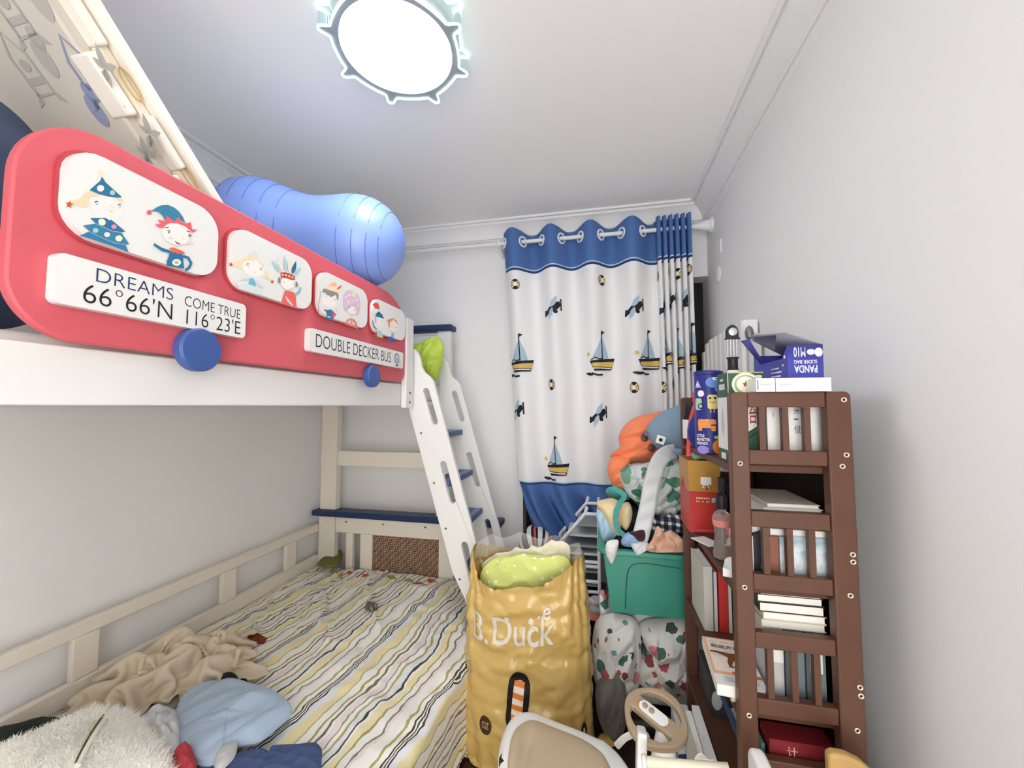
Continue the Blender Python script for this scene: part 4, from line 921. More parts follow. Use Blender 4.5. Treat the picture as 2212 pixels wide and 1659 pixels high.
lump('leaf_print_shirt', ((1338, 1022), (1352, 1008), (1385, 1002), (1425, 992), (1475, 982), (1530, 985), (1535, 1100), (1480, 1118), (1440, 1118), (1398, 1108), (1370, 1085), (1350, 1060)), 1.95, (0, -1, .1), .11, .08, m_leafp, 'grey and green leaf print shirt in the pile on the green bin', 'shirt', amp=.045, fs=18, seed=5, dirv=(.4, 0, 1), stretch=.6, nang=170, rings=40, crisp=True)
oc = thing('orange_jacket', 'bright orange fleece jacket on top of the clothes pile', 'jacket', (.15, 2.05, 1.0)); m_or = cm_('orange_fleece', '#f2895f')
lump('body', ((1318, 985), (1338, 965), (1336, 945), (1348, 920), (1372, 902), (1405, 893), (1450, 888), (1470, 930), (1460, 985), (1420, 998), (1380, 1000), (1340, 1004)), 2.06, (0, -1, .15), .1, .09, m_or, None, None, oc, amp=.026, fs=17, seed=7, dirv=(1, 0, .3), stretch=.3, nang=170, rings=34, crisp=True)
lump('sleeve', ((1312, 1018), (1318, 992), (1335, 985), (1362, 992), (1352, 1012), (1347, 1030), (1352, 1056), (1338, 1058), (1322, 1046)), 2.0, (0, -1, .1), .06, .05, m_or, None, None, oc, amp=.016, fs=20, seed=9, dirv=(1, 0, .6), nang=120, crisp=True)
for px, py in ((1392, 946), (1407, 968), (1424, 985)):
    p = at(px, py, y=1.945); build('button', MB().lathe([(.017, 0), (.017, .004), (.012, .006), (0, .006)], p, (.1, -1, .1), 20), M('button_brown', '#5c3428', rough=.4), oc)
cp = thing('blue_bag', 'grey blue cloth bag with a square white badge on the clothes pile', 'bag', (.3, 1.95, 1.1)); m_gb = cm_('grey_blue_cloth', '#7f97ac')
lump('body', ((1396, 936), (1404, 912), (1425, 893), (1455, 879), (1490, 866), (1530, 880), (1535, 965), (1480, 985), (1445, 978), (1418, 966)), 1.93, (-.1, -1, .1), .075, .09, m_gb, None, None, cp, amp=.006, fs=8, seed=1, nang=120, rings=26)
lump('flap', ((1420, 975), (1440, 968), (1475, 970), (1520, 978), (1510, 992), (1460, 990), (1435, 986)), 1.88, (0, -1, .3), .04, .03, m_gb, None, None, cp, amp=.006, nang=70)
pc = at(1427, 950, y=1.862); e1 = V((.93, -.1, -.32)).normalized() * .0185; e2 = V((.3, 0, .93)).normalized() * .0185
build('badge', MB().prism([pc - e1 - e2, pc + e1 - e2, pc + e1 + e2, pc - e1 + e2], (0, -.005, 0)), M('badge_white', '#dfe3e6', rough=.5), cp, bevel=.003)
build('badge_eye', MB().lathe([(.008, 0), (.007, .003), (0, .004)], pc + V((0, -.0055, 0)), (0, -1, 0), 16), m_blk, cp)
build('clasp', MB().box(tuple(at(1392, 942, y=1.9)), tuple(at(1398, 932, y=1.91))), M('clasp_grey', '#5d6c7c', rough=.5), cp, bevel=.002)
def ribbon(name, pixs, wd, mats, label, cat, ys_, nrm=(0, -1, .1), th=.002, axis=None, parent=None):
    pts = smooth_path([at(px, py, y=y) for (px, py), y in zip(pixs, ys_)], 10); k = len(pts); P = np.zeros((k, 7, 3))
    for i, p in enumerate(pts):
        d = (pts[min(i + 1, k - 1)] - pts[max(i - 1, 0)]).normalized(); sd = V(nrm).cross(d).normalized() if axis is None else V(axis)
        for j in range(7): P[i, j] = p + sd * wd * (j / 6 - .5) + V(nrm) * (.0018 * math.sin(i * .9 + j * .7))
    o = build(name, MB().grid(P), mats, parent, solid=th, sharp=180); return tag(o, label, cat) if label else o
ribbon('satin_sash', ((1460, 975), (1440, 980), (1422, 1000), (1408, 1045), (1398, 1100), (1386, 1150), (1380, 1172), (1392, 1192)), .066, M('satin_grey', '#c3c7cb', rough=.28, spec=.6), 'long shiny grey sash hanging from the pile over the rim of the green bin', 'sash', (1.86, 1.83, 1.815, 1.8, 1.785, 1.77, 1.765, 1.755))
m_be2 = cm_('cream_cotton', '#e0cda4')
bc = thing('cream_shirt', 'cream cotton shirt with rolled edge at the corner of the green bin', 'shirt', (.02, 1.9, .8))
lump('body', ((1288, 1088), (1298, 1080), (1326, 1077), (1345, 1094), (1342, 1125), (1340, 1158), (1322, 1146), (1302, 1112)), 1.86, (0, -1, .2), .06, .06, m_be2, None, None, bc, amp=.012, fs=12, seed=3, nang=80)
lump('sleeve', ((1342, 1092), (1358, 1085), (1366, 1105), (1362, 1130), (1352, 1146), (1340, 1128)), 1.85, (0, -1, .2), .045, .05, m_be2, None, None, bc, amp=.01, fs=12, seed=4, nang=70)
m_teal = cm_('teal_cloth', '#4f9f98')
ribbon('teal_belt', ((1322, 1052), (1348, 1070), (1336, 1092), (1330, 1118), (1334, 1142), (1350, 1158)), .022, m_teal, 'teal belt looping around the cream shirt on the green bin', 'belt', (1.86, 1.82, 1.79, 1.785, 1.785, 1.8))
lump('teal_shirt', ((1308, 1062), (1318, 1052), (1345, 1060), (1362, 1075), (1345, 1082), (1320, 1078)), 1.98, (0, -1, .3), .05, .05, m_teal, 'teal shirt edge under the orange sleeve on the pile', 'shirt', amp=.01, nang=70, seed=6)
lump('plastic_bag', ((1288, 1108), (1300, 1100), (1312, 1108), (1322, 1132), (1335, 1158), (1318, 1172), (1302, 1166), (1294, 1140)), 1.86, (-.2, -1, .2), .045, .05, M('blue_film', '#a9cbe0', rough=.25, spec=.6), 'thin pale blue plastic bag at the edge of the green bin', 'plastic bag', amp=.03, fs=14, seed=8, dirv=(.3, 0, 1), nang=110, crisp=True)
lump('orange_sock', ((1289, 1094), (1296, 1087), (1308, 1092), (1310, 1102), (1298, 1104)), 1.9, (-.2, -1, .2), .03, .03, M('deep_orange', '#e08a3c', rough=.9), 'small orange sock above the pale blue plastic bag', 'sock', nang=50, rings=10)
lump('white_sock', ((1310, 1172), (1322, 1166), (1336, 1168), (1334, 1188), (1328, 1208), (1322, 1218), (1314, 1210), (1308, 1192)), 1.765, (0, -1, .1), .022, .015, cm_('white_cotton', '#e3e5e6'), 'white sock hanging over the rim of the green bin', 'sock', amp=.006, fs=16, nang=70)
lump('blue_shirt', ((1342, 1166), (1352, 1152), (1372, 1148), (1384, 1158), (1382, 1178), (1362, 1182), (1345, 1178)), 1.8, (0, -1, .4), .045, .05, cm_('sky_blue_cotton', '#8fb0d8'), 'rolled sky blue shirt at the front of the green bin', 'shirt', amp=.012, fs=14, nang=80)
lump('plum_cloth', ((1358, 1152), (1372, 1146), (1392, 1145), (1394, 1168), (1376, 1170)), 1.78, (0, -1, .3), .035, .04, cm_('plum_cotton', '#3c2334'), 'dark plum cloth tucked beside the rolled sky blue shirt', 'cloth', nang=60)
mpl = M('plaid_cotton', '#23252f', rough=.9); t = NT(mpl); tc = t.n('TexCoord'); sx = t.n('SeparateXYZ'); t.l(tc.outputs['Object'], sx.inputs[0])
s1 = t.math('GREATER_THAN', t.math('SINE', t.math('MULTIPLY', sx.outputs[0], 210)), .2); s2 = t.math('GREATER_THAN', t.math('SINE', t.math('MULTIPLY', sx.outputs[2], 210)), .2)
rp = t.ramp([(0, '#1d1f2a'), (.4, '#565b6c'), (.9, '#dfe1e6')]); t.l(t.math('MULTIPLY', t.math('ADD', s1, s2), .5), rp.inputs[0]); t.l(rp.outputs[0], t.b.inputs['Base Color'])
lump('plaid_shirt', ((1405, 1128), (1425, 1114), (1460, 1112), (1500, 1118), (1500, 1155), (1455, 1160), (1415, 1152)), 1.84, (0, -1, .3), .05, .05, mpl, 'black and white plaid shirt in the green bin', 'shirt', amp=.03, fs=12, seed=3, nang=110, crisp=True)
lump('peach_cloth', ((1395, 1184), (1408, 1166), (1420, 1136), (1432, 1150), (1448, 1146), (1470, 1160), (1492, 1184), (1488, 1192), (1440, 1194), (1405, 1192)), 1.75, (0, -1, .3), .05, .04, cm_('peach_cotton', '#e2b49c'), 'crumpled peach cloth lying on the front rim of the green bin', 'cloth', amp=.055, fs=13, seed=13, nang=150, rings=34, crisp=True)
m_floral = spots('animal_print', '#dfdedb', [((13, 13, 13), .3, .33, 1.0, [(0, '#4c6f62'), (.3, '#b5606a'), (.45, '#dfdedb'), (.55, '#8c4a44'), (.68, '#56585c'), (.84, '#d88a94')], 0, .5), ((21, 21, 21), 0, .24, 1.0, [(0, '#6d9aa0'), (.3, '#dfdedb'), (.55, '#a8604f'), (.75, '#3f5a4e')], 5, .45)], rough=.85)
fq = thing('print_quilt', 'white quilt printed with small animals stuffed under the green bin', 'quilt', (.15, 2.0, 0))
lump('left_fold', ((1284, 1352), (1300, 1330), (1340, 1326), (1376, 1342), (1388, 1400), (1386, 1460), (1372, 1495), (1330, 1508), (1292, 1490), (1279, 1420)), 1.88, (-.1, -1, 0), .1, .12, m_floral, None, None, fq, amp=.034, fs=15, seed=2, dirv=(.2, 0, 1), stretch=.5, nang=150, rings=36, crisp=True)
lump('right_fold', ((1382, 1348), (1430, 1336), (1500, 1340), (1510, 1420), (1500, 1480), (1440, 1500), (1392, 1488), (1374, 1450), (1388, 1400)), 1.9, (.05, -1, 0), .12, .14, m_floral, None, None, fq, amp=.036, fs=15, seed=4, dirv=(.5, 0, 1), stretch=.55, nang=150, rings=36, crisp=True)
build('stack', MB().box((.03, 1.93, .06), (.47, 2.2, .5)), m_floral, fq, bevel=.06, seg=5)
lump('corner', ((1294, 1285), (1304, 1275), (1312, 1300), (1318, 1335), (1300, 1340)), 1.95, (-.3, -1, 0), .03, .05, m_floral, None, None, fq, amp=.01, nang=60)
lump('grey_cover', ((1286, 1490), (1300, 1462), (1330, 1450), (1350, 1478), (1354, 1530), (1348, 1580), (1325, 1600), (1305, 1580), (1290, 1540)), 1.8, (-.1, -1, 0), .06, .08, cm_('taupe_cloth', '#77736e'), 'taupe grey cloth cover hanging below the printed quilt', 'cloth', amp=.035, fs=15, seed=6, dirv=(.1, 0, 1), nang=120, rings=30, crisp=True)
tag(build('shadow_slab', MB().box((.05, 1.86, 0), (.46, 2.2, .058)), m_leather, bevel=.02, seg=3), 'flat black slab added in place of the shadow under the printed quilt', 'bag')  # dark slab added where only shadow lies below the quilt

# ------------------------------------------------ the big yellow bag
BCX, BCY, BRX, BRY = -.305, 1.70, .25, .15
def rad_at(z): f = np.clip(z / .8, 0, 1.05); return np.interp(f, [0, .06, .15, .4, .7, 1.05], [.68, .9, 1.0, 1.04, .96, .90])
NB, NZ = 190, 120
TH = np.linspace(0, 2 * PI, NB, endpoint=False)
cs, sn = np.cos(TH), np.sin(TH); ex = 2 / 2.7
CXu, CYu = np.sign(cs) * np.abs(cs) ** ex, np.sign(sn) * np.abs(sn) ** ex
deg = np.degrees(TH)
rimz = np.interp(deg, [0, 40, 90, 140, 180, 205, 228, 250, 275, 300, 330, 360], [.80, .74, .73, .76, .80, .79, .70, .675, .70, .745, .80, .80])
Zr = np.linspace(0, 1, NZ)[None, :] * rimz[:, None] + .004
S0 = rad_at(Zr) * 1.02
PB = np.stack([BCX + BRX * CXu[:, None] * S0, BCY + BRY * CYu[:, None] * S0, Zr], -1)
for i in range(NB):
    for j in range(NZ):
        n_ = noise.noise(V((PB[i, j, 0] * 7 + PB[i, j, 2] * 3, PB[i, j, 1] * 7, PB[i, j, 2] * 12))) * .012 * (1 if 3 < j < NZ - 3 else .3)
        PB[i, j, 0] += CXu[i] * n_; PB[i, j, 1] += CYu[i] * n_
def col_bag(P):
    r = rad_at(P[..., 2]) * np.where(P[..., 2] > .66, .9, .985); dx, dy = (P[..., 0] - BCX) / (BRX * r), (P[..., 1] - BCY) / (BRY * r)
    s = (np.abs(dx) ** 2.7 + np.abs(dy) ** 2.7) ** (1 / 2.7); hit = s < 1; k = np.where(hit, 1 / np.maximum(s, 1e-3), 1)
    P[..., 0] = BCX + (P[..., 0] - BCX) * k; P[..., 1] = np.minimum(BCY + (P[..., 1] - BCY) * k, 1.848); P[..., 2] = np.maximum(P[..., 2], .003); return P, hit
pin = np.zeros((NB, NZ), bool); pin[:, 0] = True; pin[:, -1] = True
circ = np.linalg.norm(np.diff(np.vstack([PB[:, 40], PB[:1, 40]]), axis=0), axis=1).mean()
PB = cloth(PB, circ * 1.025, .75 / (NZ - 1) * 1.07, steps=40, iters=5, g=.0006, collide=col_bag, closed=True, pin=pin, noise_amp=.0012, seed=5, bend=.22, fric=.3)
NBn = normals(PB, True); sg_ = 1 if NBn[int(NB * .75), 50, 1] < 0 else -1
for i in range(NB):
    for j in range(NZ):
        p = PB[i, j]; z = p[2]; a_ = min(1, z / .1) * (1.15 if .42 < z < .72 else .6 if z <= .42 else .5)
        wv = fold((p[0] * 4 + z * 3, p[1] * 4, z * 8.5 - p[0] * 4.5), 3); cr = crease((p[0] * 7 + z * 4, p[1] * 7, z * 11), 6)
        PB[i, j] += NBn[i, j] * sg_ * a_ * (.010 * wv + .013 * cr + .004 * crease((p[0] * 16, p[1] * 16, z * 22), 9))
m_bag = M('bag_yellow', '#cbab66', rough=.24, spec=.6, coat=.2)
bagt = thing('yellow_bag', 'big yellow plastic bag stuffed with quilts standing beside the ladder', 'plastic bag', (BCX, BCY, 0))
mb = MB().grid(PB, closed=True); bm_ = [m_bag]
mpb = sampler(PB, .003, closed=True, flip=1 if normals(PB, True)[142, 60, 1] < 0 else -1)
PXB = np.array([[pix(p) for p in r] for r in PB])
def bnear(px, py):
    d = (PXB[..., 0] - px) ** 2 + (PXB[..., 1] - py) ** 2 + np.where(PB[..., 1] < BCY + .03, 0, 1e9); return np.unravel_index(np.argmin(d), d.shape)
du_, dv_ = 1 / (circ * 1.025), 1 / (.75 / (NZ - 1) * 1.07)
def bprint(px, py, items):
    i0, j0 = bnear(px, py)
    for n_, (h, pts, *fs) in enumerate(items):
        m_ = hexm(h)
        if m_ not in bm_: bm_.append(m_)
        o3 = sampler(PB, .003 + .0006 * n_, closed=True, flip=1 if normals(PB, True)[142, 60, 1] < 0 else -1)
        mb.flat(pts, lambda a, b: o3(i0 + a * du_, j0 + b * dv_), bm_.index(m_), fs=fs[0] if fs else [list(range(len(pts)))], maxlen=.012)
v_, f_ = text_fit('Duck', -.115, -.035, .125, .045, .012); bprint(1130, 1372, [('d8d2c4', v_, f_)])
v_, f_ = text_fit('B.', -.03, -.035, .05, .04, .012); bprint(1032, 1352, [('d8d2c4', v_, f_)])
v_, f_ = text_fit('e', -.016, -.016, .016, .016, .012); bprint(1183, 1324, [('e2ddd2', v_, f_)])
for px, py, r in ((1096, 1336, .009), (1148, 1338, .009), (1162, 1332, .006)): bprint(px, py, [('e2ddd2', ell(0, 0, r, r, 12))])
def tilt(pts, a): c, s = math.cos(a), math.sin(a); return [(x * c - y * s, x * s + y * c) for x, y in pts]
it = [('1f1a17', tilt(rrect(0, 0, .085, .175, .04), -.12)), ('e8e0d2', tilt(rrect(0, .0, .042, .125, .018), -.12))]
for z in (-.05, -.018, .014, .046): it.append(('e08038', tilt([(-.0205, z), (.0205, z), (.0205, z + .015), (-.0205, z + .015)], -.12)))
it += [('1f1a17', tilt([(-.02, -.085), (.02, -.085), (.03, -.13), (-.03, -.14)], -.12))]
bprint(1118, 1520, it)
v_, f_ = text_fit('CUZ', -.014, -.011, .014, .011, .01)
bprint(1048, 1564, [('4a2e1c', ell(0, 0, .026, .03)), ('cbb48a', v_, f_)])
bprint(1046, 1612, [('3a241a', tilt(rrect(0, 0, .02, .055, .009), .25)), ('e6dccb', tilt(rrect(0, .006, .01, .012, .003), .25)), ('e6dccb', tilt(rrect(0, -.01, .01, .012, .003), .25))])
bprint(1262, 1590, [('2a211c', ell(0, 0, .02, .045)), ('e6dccb', ell(0, .01, .008, .018))])
build('sack', mb, bm_, bagt, sharp=180, recalc=False)
m_clear = M('clear_film', '#f2f4f6', rough=.15, alpha=.28, spec=.8)
P = np.zeros((64, 6, 3))
for i in range(64):
    a = PI * (-.12 + 1.24 * i / 63); 
    for j in range(6): f = j / 5; P[i, j] = (BCX + (.235 + .012 * math.sin(a * 9)) * math.cos(a) * (1 - .1 * f), BCY - .02 + (.135 + .01 * math.sin(a * 7)) * math.sin(a) * (1 - .15 * f), .735 + .09 * f + .012 * math.sin(a * 8) * f)
build('clear_liner', MB().grid(P), m_clear, bagt, sharp=180)
m_dots = spots('lime_dots', '#d6df86', [((26, 26, 26), 0, .17, .35, [(0, '#f6f6ee'), (.5, '#f6f6ee')], 0, 0)], rough=.8)
lump('lime_quilt', ((1036, 1262), (1044, 1230), (1070, 1209), (1108, 1204), (1150, 1202), (1195, 1206), (1232, 1215), (1236, 1290), (1130, 1330), (1046, 1320)), 1.675, (0, -.75, 1), .07, .05, m_dots, 'lime green quilt with white dots in the mouth of the yellow bag', 'quilt', amp=.022, fs=7, seed=3, nang=130, rings=30, power=.45)
lump('cream_quilt', ((1040, 1222), (1060, 1206), (1100, 1194), (1150, 1190), (1190, 1180), (1222, 1172), (1232, 1195), (1215, 1230), (1130, 1240), (1060, 1240)), 1.735, (0, -.6, 1), .05, .05, cm_('cream_quilt', '#eee9d2'), 'cream quilt behind the dotted lime quilt in the yellow bag', 'quilt', amp=.02, fs=9, seed=9, nang=120, rings=28)

# ------------------------------------------------ bookshelf
m_wood = M('shelf_brown', '#5f4032', rough=.42, var=.12, bscale=14)
m_woodd = M('shelf_inner', '#573829', rough=.5, var=.12, bscale=14)
m_ring = M('screw_ring', '#d9d2c6', rough=.3, metal=.3); m_hole = M('screw_dark', '#241a16', rough=.6)
SX0, SX1, SY0, SY1 = .308, .56, 1.055, 1.68
bs = thing('bookshelf', 'dark brown wooden bookshelf crammed with books and boxes by the wall', 'bookshelf', (.434, 1.37, 0))
BZ = [1.258, .971, .684, .397, .11]
for y in (SY0, SY1 - .03):
    Q = [(SX0 + .012 - .012 * math.cos(R_(a)), 1.422 + .012 * math.sin(R_(a))) for a in (0, 30, 60, 90)]
    build('post', MB().prism([(a, y, b) for a, b in [(SX0, 0)] + Q + [(.347, 1.434), (.347, 0)]], (0, .03, 0)), m_wood, bs, bevel=.003)
    Q = [(SX1 - .012 + .012 * math.sin(R_(a)), 1.422 + .012 * math.cos(R_(a))) for a in (0, 30, 60, 90)]
    build('post', MB().prism([(a, y, b) for a, b in [(.511, 0), (.511, 1.434)] + Q + [(SX1, 0)]], (0, .03, 0)), m_wood, bs, bevel=.003)
    for z0, z1 in ((1.398, 1.434), (1.262, 1.296), (1.116, 1.153), (.972, 1.008), (.84, .876), (.692, .728), (.56, .595), (.41, .445), (.27, .3), (.12, .155)):
        build('rail', MB().box((.3475, y + .004, z0), (.5105, y + .026, z1)), m_wood, bs, bevel=.002)
    for z0, z1 in ((1.2965, 1.3975), (1.0085, 1.1155), (.7285, .8395), (.4455, .5595)):
        for x in (.3785, .428, .4735): build('slat', MB().box((x - .0065, y + .007, z0), (x + .0065, y + .023, z1)), m_wood, bs)
for z in BZ: build('shelf_board', MB().box((SX0 + .001, SY0 + .031, z - .018), (SX1 - .0105, SY1 - .031, z)), m_woodd, bs, bevel=.002)
build('back_panel', MB().box((.5505, SY0 + .032, .05), (.556, SY1 - .032, 1.425)), M('panel_dark', '#241813', rough=.7), bs)
for x, z in ((.3255, 1.264), (.3265, .977), (.3275, .69), (.5455, 1.415), (.5455, 1.29), (.5365, 1.264), (.549, 1.069), (.549, 1.053), (.5405, .979), (.551, .784), (.552, .766), (.542, .692)):
    s = build('screw', MB().lathe([(.0058, 0), (.0058, .0012), (.0045, .002), (.003, .0012), (.0028, 0)], (x, SY0 - .0002, z), (0, -1, 0), 16), m_ring, bs)
    build('screw_socket', MB().lathe([(.003, 0), (0, .0006)], (x, SY0 - .0006, z), (0, -1, 0), 10), m_hole, s)

def face(mb, mats, h, items, o, ex, ey):
    """flat print on a box face: o = corner, ex / ey = unit axes"""
    o, ex, ey = V(o), V(ex), V(ey); n = ex.cross(ey).normalized()
    for k, (h, pts, *fs) in enumerate(items):
        m_ = hexm(h)
        if m_ not in mats: mats.append(m_)
        mb.flat(pts, lambda a, b: o + ex * a + ey * b + n * (.0004 + .00015 * k), mats.index(m_), fs=fs[0] if fs else None)
def tx(s, x0, y0, x1, y1, h, off=.0): v, f = text_fit(s, x0, y0, x1, y1, off); return (h, v, f)
def cbox(name, a, b, mt, label, cat, prints=(), bevel=.002, group=None):
    mb = MB().box(a, b); mats = [mt]
    for side, items in prints:
        if side == 'f': face(mb, mats, None, items, (a[0], a[1], a[2]), (1, 0, 0), (0, 0, 1))
        if side == 'l': face(mb, mats, None, items, (a[0], b[1], a[2]), (0, -1, 0), (0, 0, 1))
        if side == 't': face(mb, mats, None, items, (a[0], a[1], b[2]), (1, 0, 0), (0, 1, 0))
    o = build(name, mb, mats, recalc=False) if prints else build(name, mb, mats, bevel=bevel)
    return tag(o, label, cat, group)
m_card = M('white_card', '#e4e4e2', rough=.6); m_gcard = M('green_card', '#2f5547', rough=.5)
# --- top tier and on top
G_, Wt, Go = '2f5547', 'e4e4e2', 'cdbf8e'
w_, hh, d_ = .083, .228, .09
cbox('liquor_box', (.319, 1.112, 1.2585), (.402, 1.202, 1.4865), m_gcard, 'green and white liquor box with a red star behind the shelf end', 'box',
     [('f', [(Wt, [(0, .045), (w_, .1), (w_, .165), (0, .165)]), ('23382f', [(0, .035), (w_, .09), (w_, .086), (0, .031)]), ('23382f', [(0, .048), (w_, .103), (w_, .1), (0, .045)]), tx('茅台', .026, .098, .066, .142, 'a5382e', .012),
             ('e9e6cf', ell(.042, .197, .032, .03, 28)), ('9fb08e', ell(.042, .197, .026, .0245, 28)), ('f0eeda', ell(.042, .197, .021, .02, 28)), ('a4532f', star(.042, -.197, .009) and [(x, -y) for x, y in star(.042, -.197, .009)]),
             (Go, [(0, hh - .002), (w_, hh - .002), (w_, hh), (0, hh)]), (Go, [(0, .175), (.002, .175), (.002, hh), (0, hh)]), ('c9d0c6', rrect(.071, .205, .016, .03, .003))]),
      ('l', [(Wt, [(0, .03), (d_, .03), (d_, .165), (0, .165)]), ('b9c2c4', leaf((.045, .06), (.045, .14), .014)), ('e4e4e2', rrect(.045, .012, .04, .016, .002)), ('cfd6d0', [(.02, .185), (.07, .185), (.07, .2), (.02, .2)]), ('cfd6d0', [(.03, .207), (.06, .207), (.06, .214), (.03, .214)])])])
cbox('white_box', (.406, 1.108, 1.2585), (.449, 1.34, 1.431), m_card, 'plain white carton behind the shelf slats beside the liquor box', 'carton', [('f', [('b9b9bb', rrect(.014, .122, .004, .014, .001))])])
cbox('white_box', (.4505, 1.108, 1.2585), (.534, 1.34, 1.431), m_card, 'wide white carton with black Chinese characters behind the shelf slats', 'carton',
     [('f', [tx('米', .014, .122, .03, .14, '4b5358'), tx('使', .014, .075, .032, .095, '4b6068'), tx('一', .014, .108, .024, .112, '70767a'), ('63686c', [(.03, .104), (.036, .104), (.036, .116), (.03, .116)])])])
cbox('flat_white_box', (.404, 1.045, 1.4345), (.517, 1.30, 1.466), m_card, 'flat white carton lying on top of the bookshelf under the blue box', 'carton', [('f', [('c4c5c6', rrect(.02, .016, .026, .004, .001))])])
cbox('phone_box', (.362, 1.045, 1.4345), (.402, 1.108, 1.466), m_card, 'small white carton with a grey mark on top of the bookshelf', 'carton', [('f', [('c0c1c2', rrect(.02, .017, .022, .004, .0015)), ('8d9296', [(.002, .004), (.005, .004), (.005, .028), (.002, .028)])])])
m_pb = M('blue_carton', '#4146a0', rough=.5); m_pin = M('carton_inside', '#a3a4b4', rough=.7)
pb = thing('blue_box', 'open blue carton with white upside down lettering on the bookshelf top', 'carton', (.484, 1.2, 1.4665))
x0, x1, y0, y1, z0, z1 = .447, .522, 1.085, 1.3, 1.4665, 1.548
mb = MB().add([(x0, y0, z0), (x1, y0, z0), (x1, y1, z0), (x0, y1, z0), (x0, y0, z1), (x1, y0, z1), (x1, y1, z1), (x0, y1, z1), (x0, y0 + .03, z1 - .03), (x0, y1 - .05, z1 - .03)],
              [(0, 3, 2, 1), (0, 1, 5, 4), (1, 2, 6, 5), (2, 3, 7, 6), (0, 4, 8, 9, 7, 3)]); pm = [m_pb]
face(mb, pm, None, [tx('M10', .038, .076, .013, .052, 'e6e6f2', .008), tx('SLIDER BAG', .062, .045, .013, .036, 'e6e6f2', .008), tx('PANDA', .062, .032, .013, .014, 'e6e6f2', .02), ('e6e6f2', ell(.05, .064, .009, .007)), ('e6e6f2', ell(.066, .063, .0085, .011))], (x0, y0, z0), (1, 0, 0), (0, 0, 1))
face(mb, pm, None, [('d9dbf0', stroke([(.12, .03), (.165, .03)], .004)), ('d9dbf0', stroke([(.12, .02), (.18, .02)], .004)), ('d9dbf0', stroke([(.12, .01), (.175, .01)], .004)), ('9fd0c0', ell(.03, .02, .02, .012)), ('e0d7ee', ell(.2, .055, .004, .004)), ('e0d7ee', ell(.19, .035, .003, .003))], (x0, y1, z0), (0, -1, 0), (0, 0, 1))
build('body', mb, pm, pb, recalc=False, solid=.0012)
build('lid', MB().add([(x1, y0, z1), (x1, y1, z1), (x0 + .01, y1 + .03, z1 + .05), (x0 - .012, y1 - .02, z1 + .058), (x0 + .018, y0 + .05, z1 + .04)], [(0, 1, 2, 3, 4)]), m_pin, pb, solid=.0015)
build('side_flap', MB().add([(x0, y1 - .06, z1 - .02), (x0, y1, z1), (x0 - .03, y1 + .01, z1 + .048), (x0 - .025, y1 - .04, z1 + .045)], [(0, 1, 2, 3)]), m_pb, pb, solid=.0015)
gd = thing('rod_gadget', 'slim grey metal rod tool with a black arched head on the liquor box', 'tool', (.345, 1.155, 1.487))
m_blkp = M('black_plastic', '#1b1c20', rough=.4); m_steel = M('steel', '#b6babd', rough=.3, metal=.6)
gx_, gy_ = .346, 1.155
build('foot', MB().lathe([(.014, 0), (.015, .004), (.013, .008), (0, .008)], (gx_, gy_, 1.487), n=24), m_white, gd)
build('grip', MB().lathe([(.014, 0), (.012, .006), (.012, .028), (.0155, .034), (0, .034)], (gx_, gy_, 1.4952), n=24), m_blkp, gd)
for dx in (-.011, -.004, .004, .011): build('rod', MB().tube([(gx_ + dx, gy_, 1.529), (gx_ + dx, gy_, 1.578)], .0028, 8), m_steel, gd)
ar = [(gx_ + .015 * math.cos(R_(a)), 1.596 + .02 * math.sin(R_(a))) for a in range(0, 181, 12)]
build('arch', MB().prism([(a, gy_ - .007, b) for a, b in [(gx_ + .02, 1.578)] + [(gx_ + .015, 1.583)] + ar + [(gx_ - .015, 1.583), (gx_ - .02, 1.578)]], (0, .014, 0)), m_blkp, gd, bevel=.002)
build('dial', MB().lathe([(.0105, 0), (.0105, .004), (.008, .005), (.003, .005), (.003, .0035), (0, .0035)], (gx_, gy_ - .0072, 1.597), (0, -1, 0), 24), m_steel, gd)
